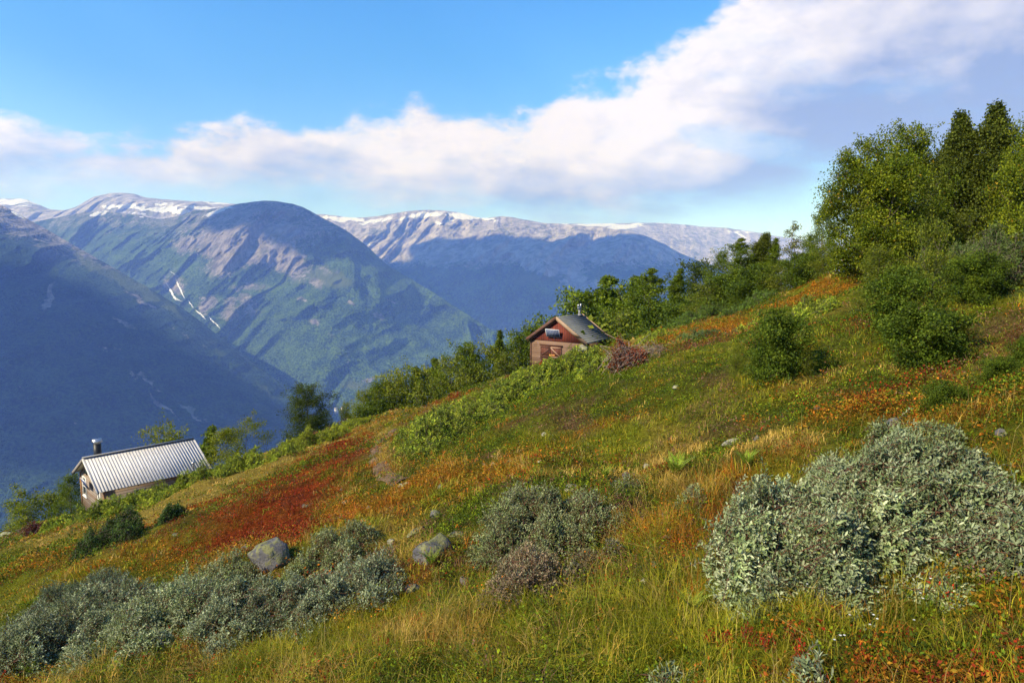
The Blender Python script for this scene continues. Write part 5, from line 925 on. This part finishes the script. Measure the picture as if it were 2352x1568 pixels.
# ------------------------------------------------------------------ sky, sun, camera
def world():
    w = bpy.data.worlds.new('World'); sc.world = w; w.use_nodes = True; nt = w.node_tree
    for n in list(nt.nodes): nt.nodes.remove(n)
    t = NT.__new__(NT); t.t = nt; t.m = None
    out = t.n('ShaderNodeOutputWorld'); bg = t.n('ShaderNodeBackground'); bg.inputs[1].default_value = SKY_STR; t.l(bg.outputs[0], out.inputs[0])
    sky = t.n('ShaderNodeTexSky', sky_type='NISHITA'); sky.sun_disc = False; sky.sun_elevation = SUN_EL; sky.sun_rotation = SUN_AZ; sky.altitude = 800; sky.air_density = 1.; sky.dust_density = .3; sky.ozone_density = 2.5
    hs = t.n('ShaderNodeHueSaturation'); t.l(sky.outputs[0], hs.inputs['Color']); hs.inputs['Saturation'].default_value = 1.4; hs.inputs['Value'].default_value = SKYV; hs.inputs['Hue'].default_value = .497
    g = t.n('ShaderNodeTexCoord').outputs['Generated']; sp = t.n('ShaderNodeSeparateXYZ'); t.l(g, sp.inputs[0]); az = t.math('ARCTAN2', sp.outputs[0], sp.outputs[1]); el = t.math('ARCSINE', sp.outputs[2])
    azn = t.mapr(az, -.9, .9, 0, 1, False)
    def curve(pts, lo, hi):
        nd = t.n('ShaderNodeFloatCurve'); t.l(azn, nd.inputs['Value']); cv = nd.mapping.curves[0]; P = []
        for x, y in pts:
            d = unit(ray(x, y)); P.append(((math.atan2(d[0], d[1]) + .9) / 1.8, (math.asin(d[2]) - lo) / (hi - lo)))
        P = [(0, P[0][1])] + P + [(1, P[-1][1])]
        cv.points[0].location = P[0]; cv.points[1].location = P[-1]
        for q in P[1:-1]: cv.points.new(*[min(1, max(0, z)) for z in q])
        nd.mapping.update(); return t.mapr(nd.outputs[0], 0, 1, lo, hi, False)
    lo, hi = -.05, .75
    top = curve([(-200, 240), (0, 262), (120, 275), (200, 300), (330, 300), (450, 296), (560, 270), (650, 278), (750, 270), (830, 246), (890, 268), (950, 252), (1050, 258), (1150, 268), (1255, 255), (1290, 205), (1400, 168), (1500, 135), (1560, 112), (1620, 60), (1680, -20), (1800, -150), (2352, -400)], lo, hi)
    bot = curve([(-200, 440), (0, 435), (300, 440), (700, 446), (1000, 468), (1200, 490), (1500, 492), (1700, 458), (1820, 440), (1900, 400), (2352, 420)], lo, hi)
    v1 = t.scalev(g, (1, 1, 1.9)); n1 = t.math('SUBTRACT', t.noise(v1, 11, 12, .62), .5); mp = t.n('ShaderNodeMapping'); t.l(v1, mp.inputs[0]); mp.inputs['Location'].default_value = (-.022, 0, .022); n1o = t.math('SUBTRACT', t.noise(mp.outputs[0], 11, 12, .62), .5); nb = t.math('SUBTRACT', t.noise(v1, 4.2, 3, .5), .5); nf = t.math('SUBTRACT', t.noise(t.scalev(g, (1, 1, 3.5)), 5, 8, .6), .5)
    dt = t.math('SUBTRACT', top, el); dt = t.math('ADD', dt, t.math('ADD', t.math('MULTIPLY', n1, .14), t.math('MULTIPLY', nb, .03)))
    db = t.math('SUBTRACT', el, bot); db = t.math('ADD', db, t.math('MULTIPLY', nf, .10))
    m1 = t.mapr(dt, -.006, .028); m2 = t.mapr(db, -.028, .035)
    # wispy thinning in the body of the banks
    thin = t.mapr(t.math('ADD', nf, t.math('MULTIPLY', n1, .5)), -.28, .02, .80, 1.)
    mask = t.math('MULTIPLY', t.math('MULTIPLY', m1, m2), thin)
    # gap of blue between the two banks on the right
    dx = t.math('SUBTRACT', az, .345); dy = t.math('SUBTRACT', el, .155); gp = t.math('ADD', t.math('POWER', t.math('DIVIDE', dx, .10), 2.), t.math('POWER', t.math('DIVIDE', t.math('SUBTRACT', dy, t.math('MULTIPLY', dx, -.25)), .018), 2.))
    gap = t.mapr(t.math('ADD', gp, t.math('ADD', t.math('MULTIPLY', n1, 6.), t.math('MULTIPLY', nf, 6.))), .2, 2.2, .72, 1.)
    mask = t.math('MULTIPLY', mask, gap)
    # cloud shading painted into the sky colour: pale edges, grey interiors and undersides
    dark = t.mapr(az, .10, .44, .36, 1.5); depth = t.mapr(dt, .05, .36); lowd = t.mapr(db, .09, .0)
    sh = t.math('ADD', t.math('MULTIPLY', depth, dark), t.math('MULTIPLY', lowd, .62)); sh = t.math('ADD', sh, t.math('ADD', t.math('MULTIPLY', nb, -2.0), t.math('MULTIPLY', t.math('SUBTRACT', n1, n1o), -1.6)), clamp=True)
    cc = t.mix(sh, (.88, .84, .90), (.23, .29, .48)); K = 1 / SKY_STR
    ccs = t.mix(1., cc, (K * CLV, K * CLV, K * CLV), 'MULTIPLY')
    tint = t.mix(t.mapr(el, -.02, .30), (.50, .62, 1.12), (1.02, .93, 1.05)); skyc = t.mix(1., hs.outputs[0], tint, 'MULTIPLY'); fin = t.mix(mask, skyc, ccs); t.l(fin, bg.inputs[0])
SKY_STR, SKYV, CLV = .12, 1.05, .64
world()
L = bpy.data.lights.new('sun', 'SUN'); L.energy = 4.7; L.angle = math.radians(.5); L.color = (1, .91, .77); so = bpy.data.objects.new('sun', L); COL.objects.link(so)
so.rotation_euler = Vector((-SUN[0], -SUN[1], -SUN[2])).to_track_quat('-Z', 'Y').to_euler(); so.location = (-30, -20, 60)
cam = bpy.data.cameras.new('camera'); cam.lens = 24; cam.sensor_width = 36; cam.clip_start = .1; cam.clip_end = 40000
co = bpy.data.objects.new('camera', cam); COL.objects.link(co); co.rotation_euler = (pi / 2 - TH, 0, 0); sc.camera = co
sc.view_settings.view_transform = 'Standard'; sc.view_settings.look = 'None'; sc.view_settings.exposure = .9; sc.view_settings.gamma = 1
sc.render.engine = 'CYCLES'; c = sc.cycles; c.use_denoising = True; c.max_bounces = 6; c.diffuse_bounces = 3; c.glossy_bounces = 2; c.transmission_bounces = 2; c.volume_bounces = 1; c.transparent_max_bounces = 4; c.caustics_reflective = False; c.caustics_refractive = False
c.use_adaptive_sampling = True; c.adaptive_threshold = .02
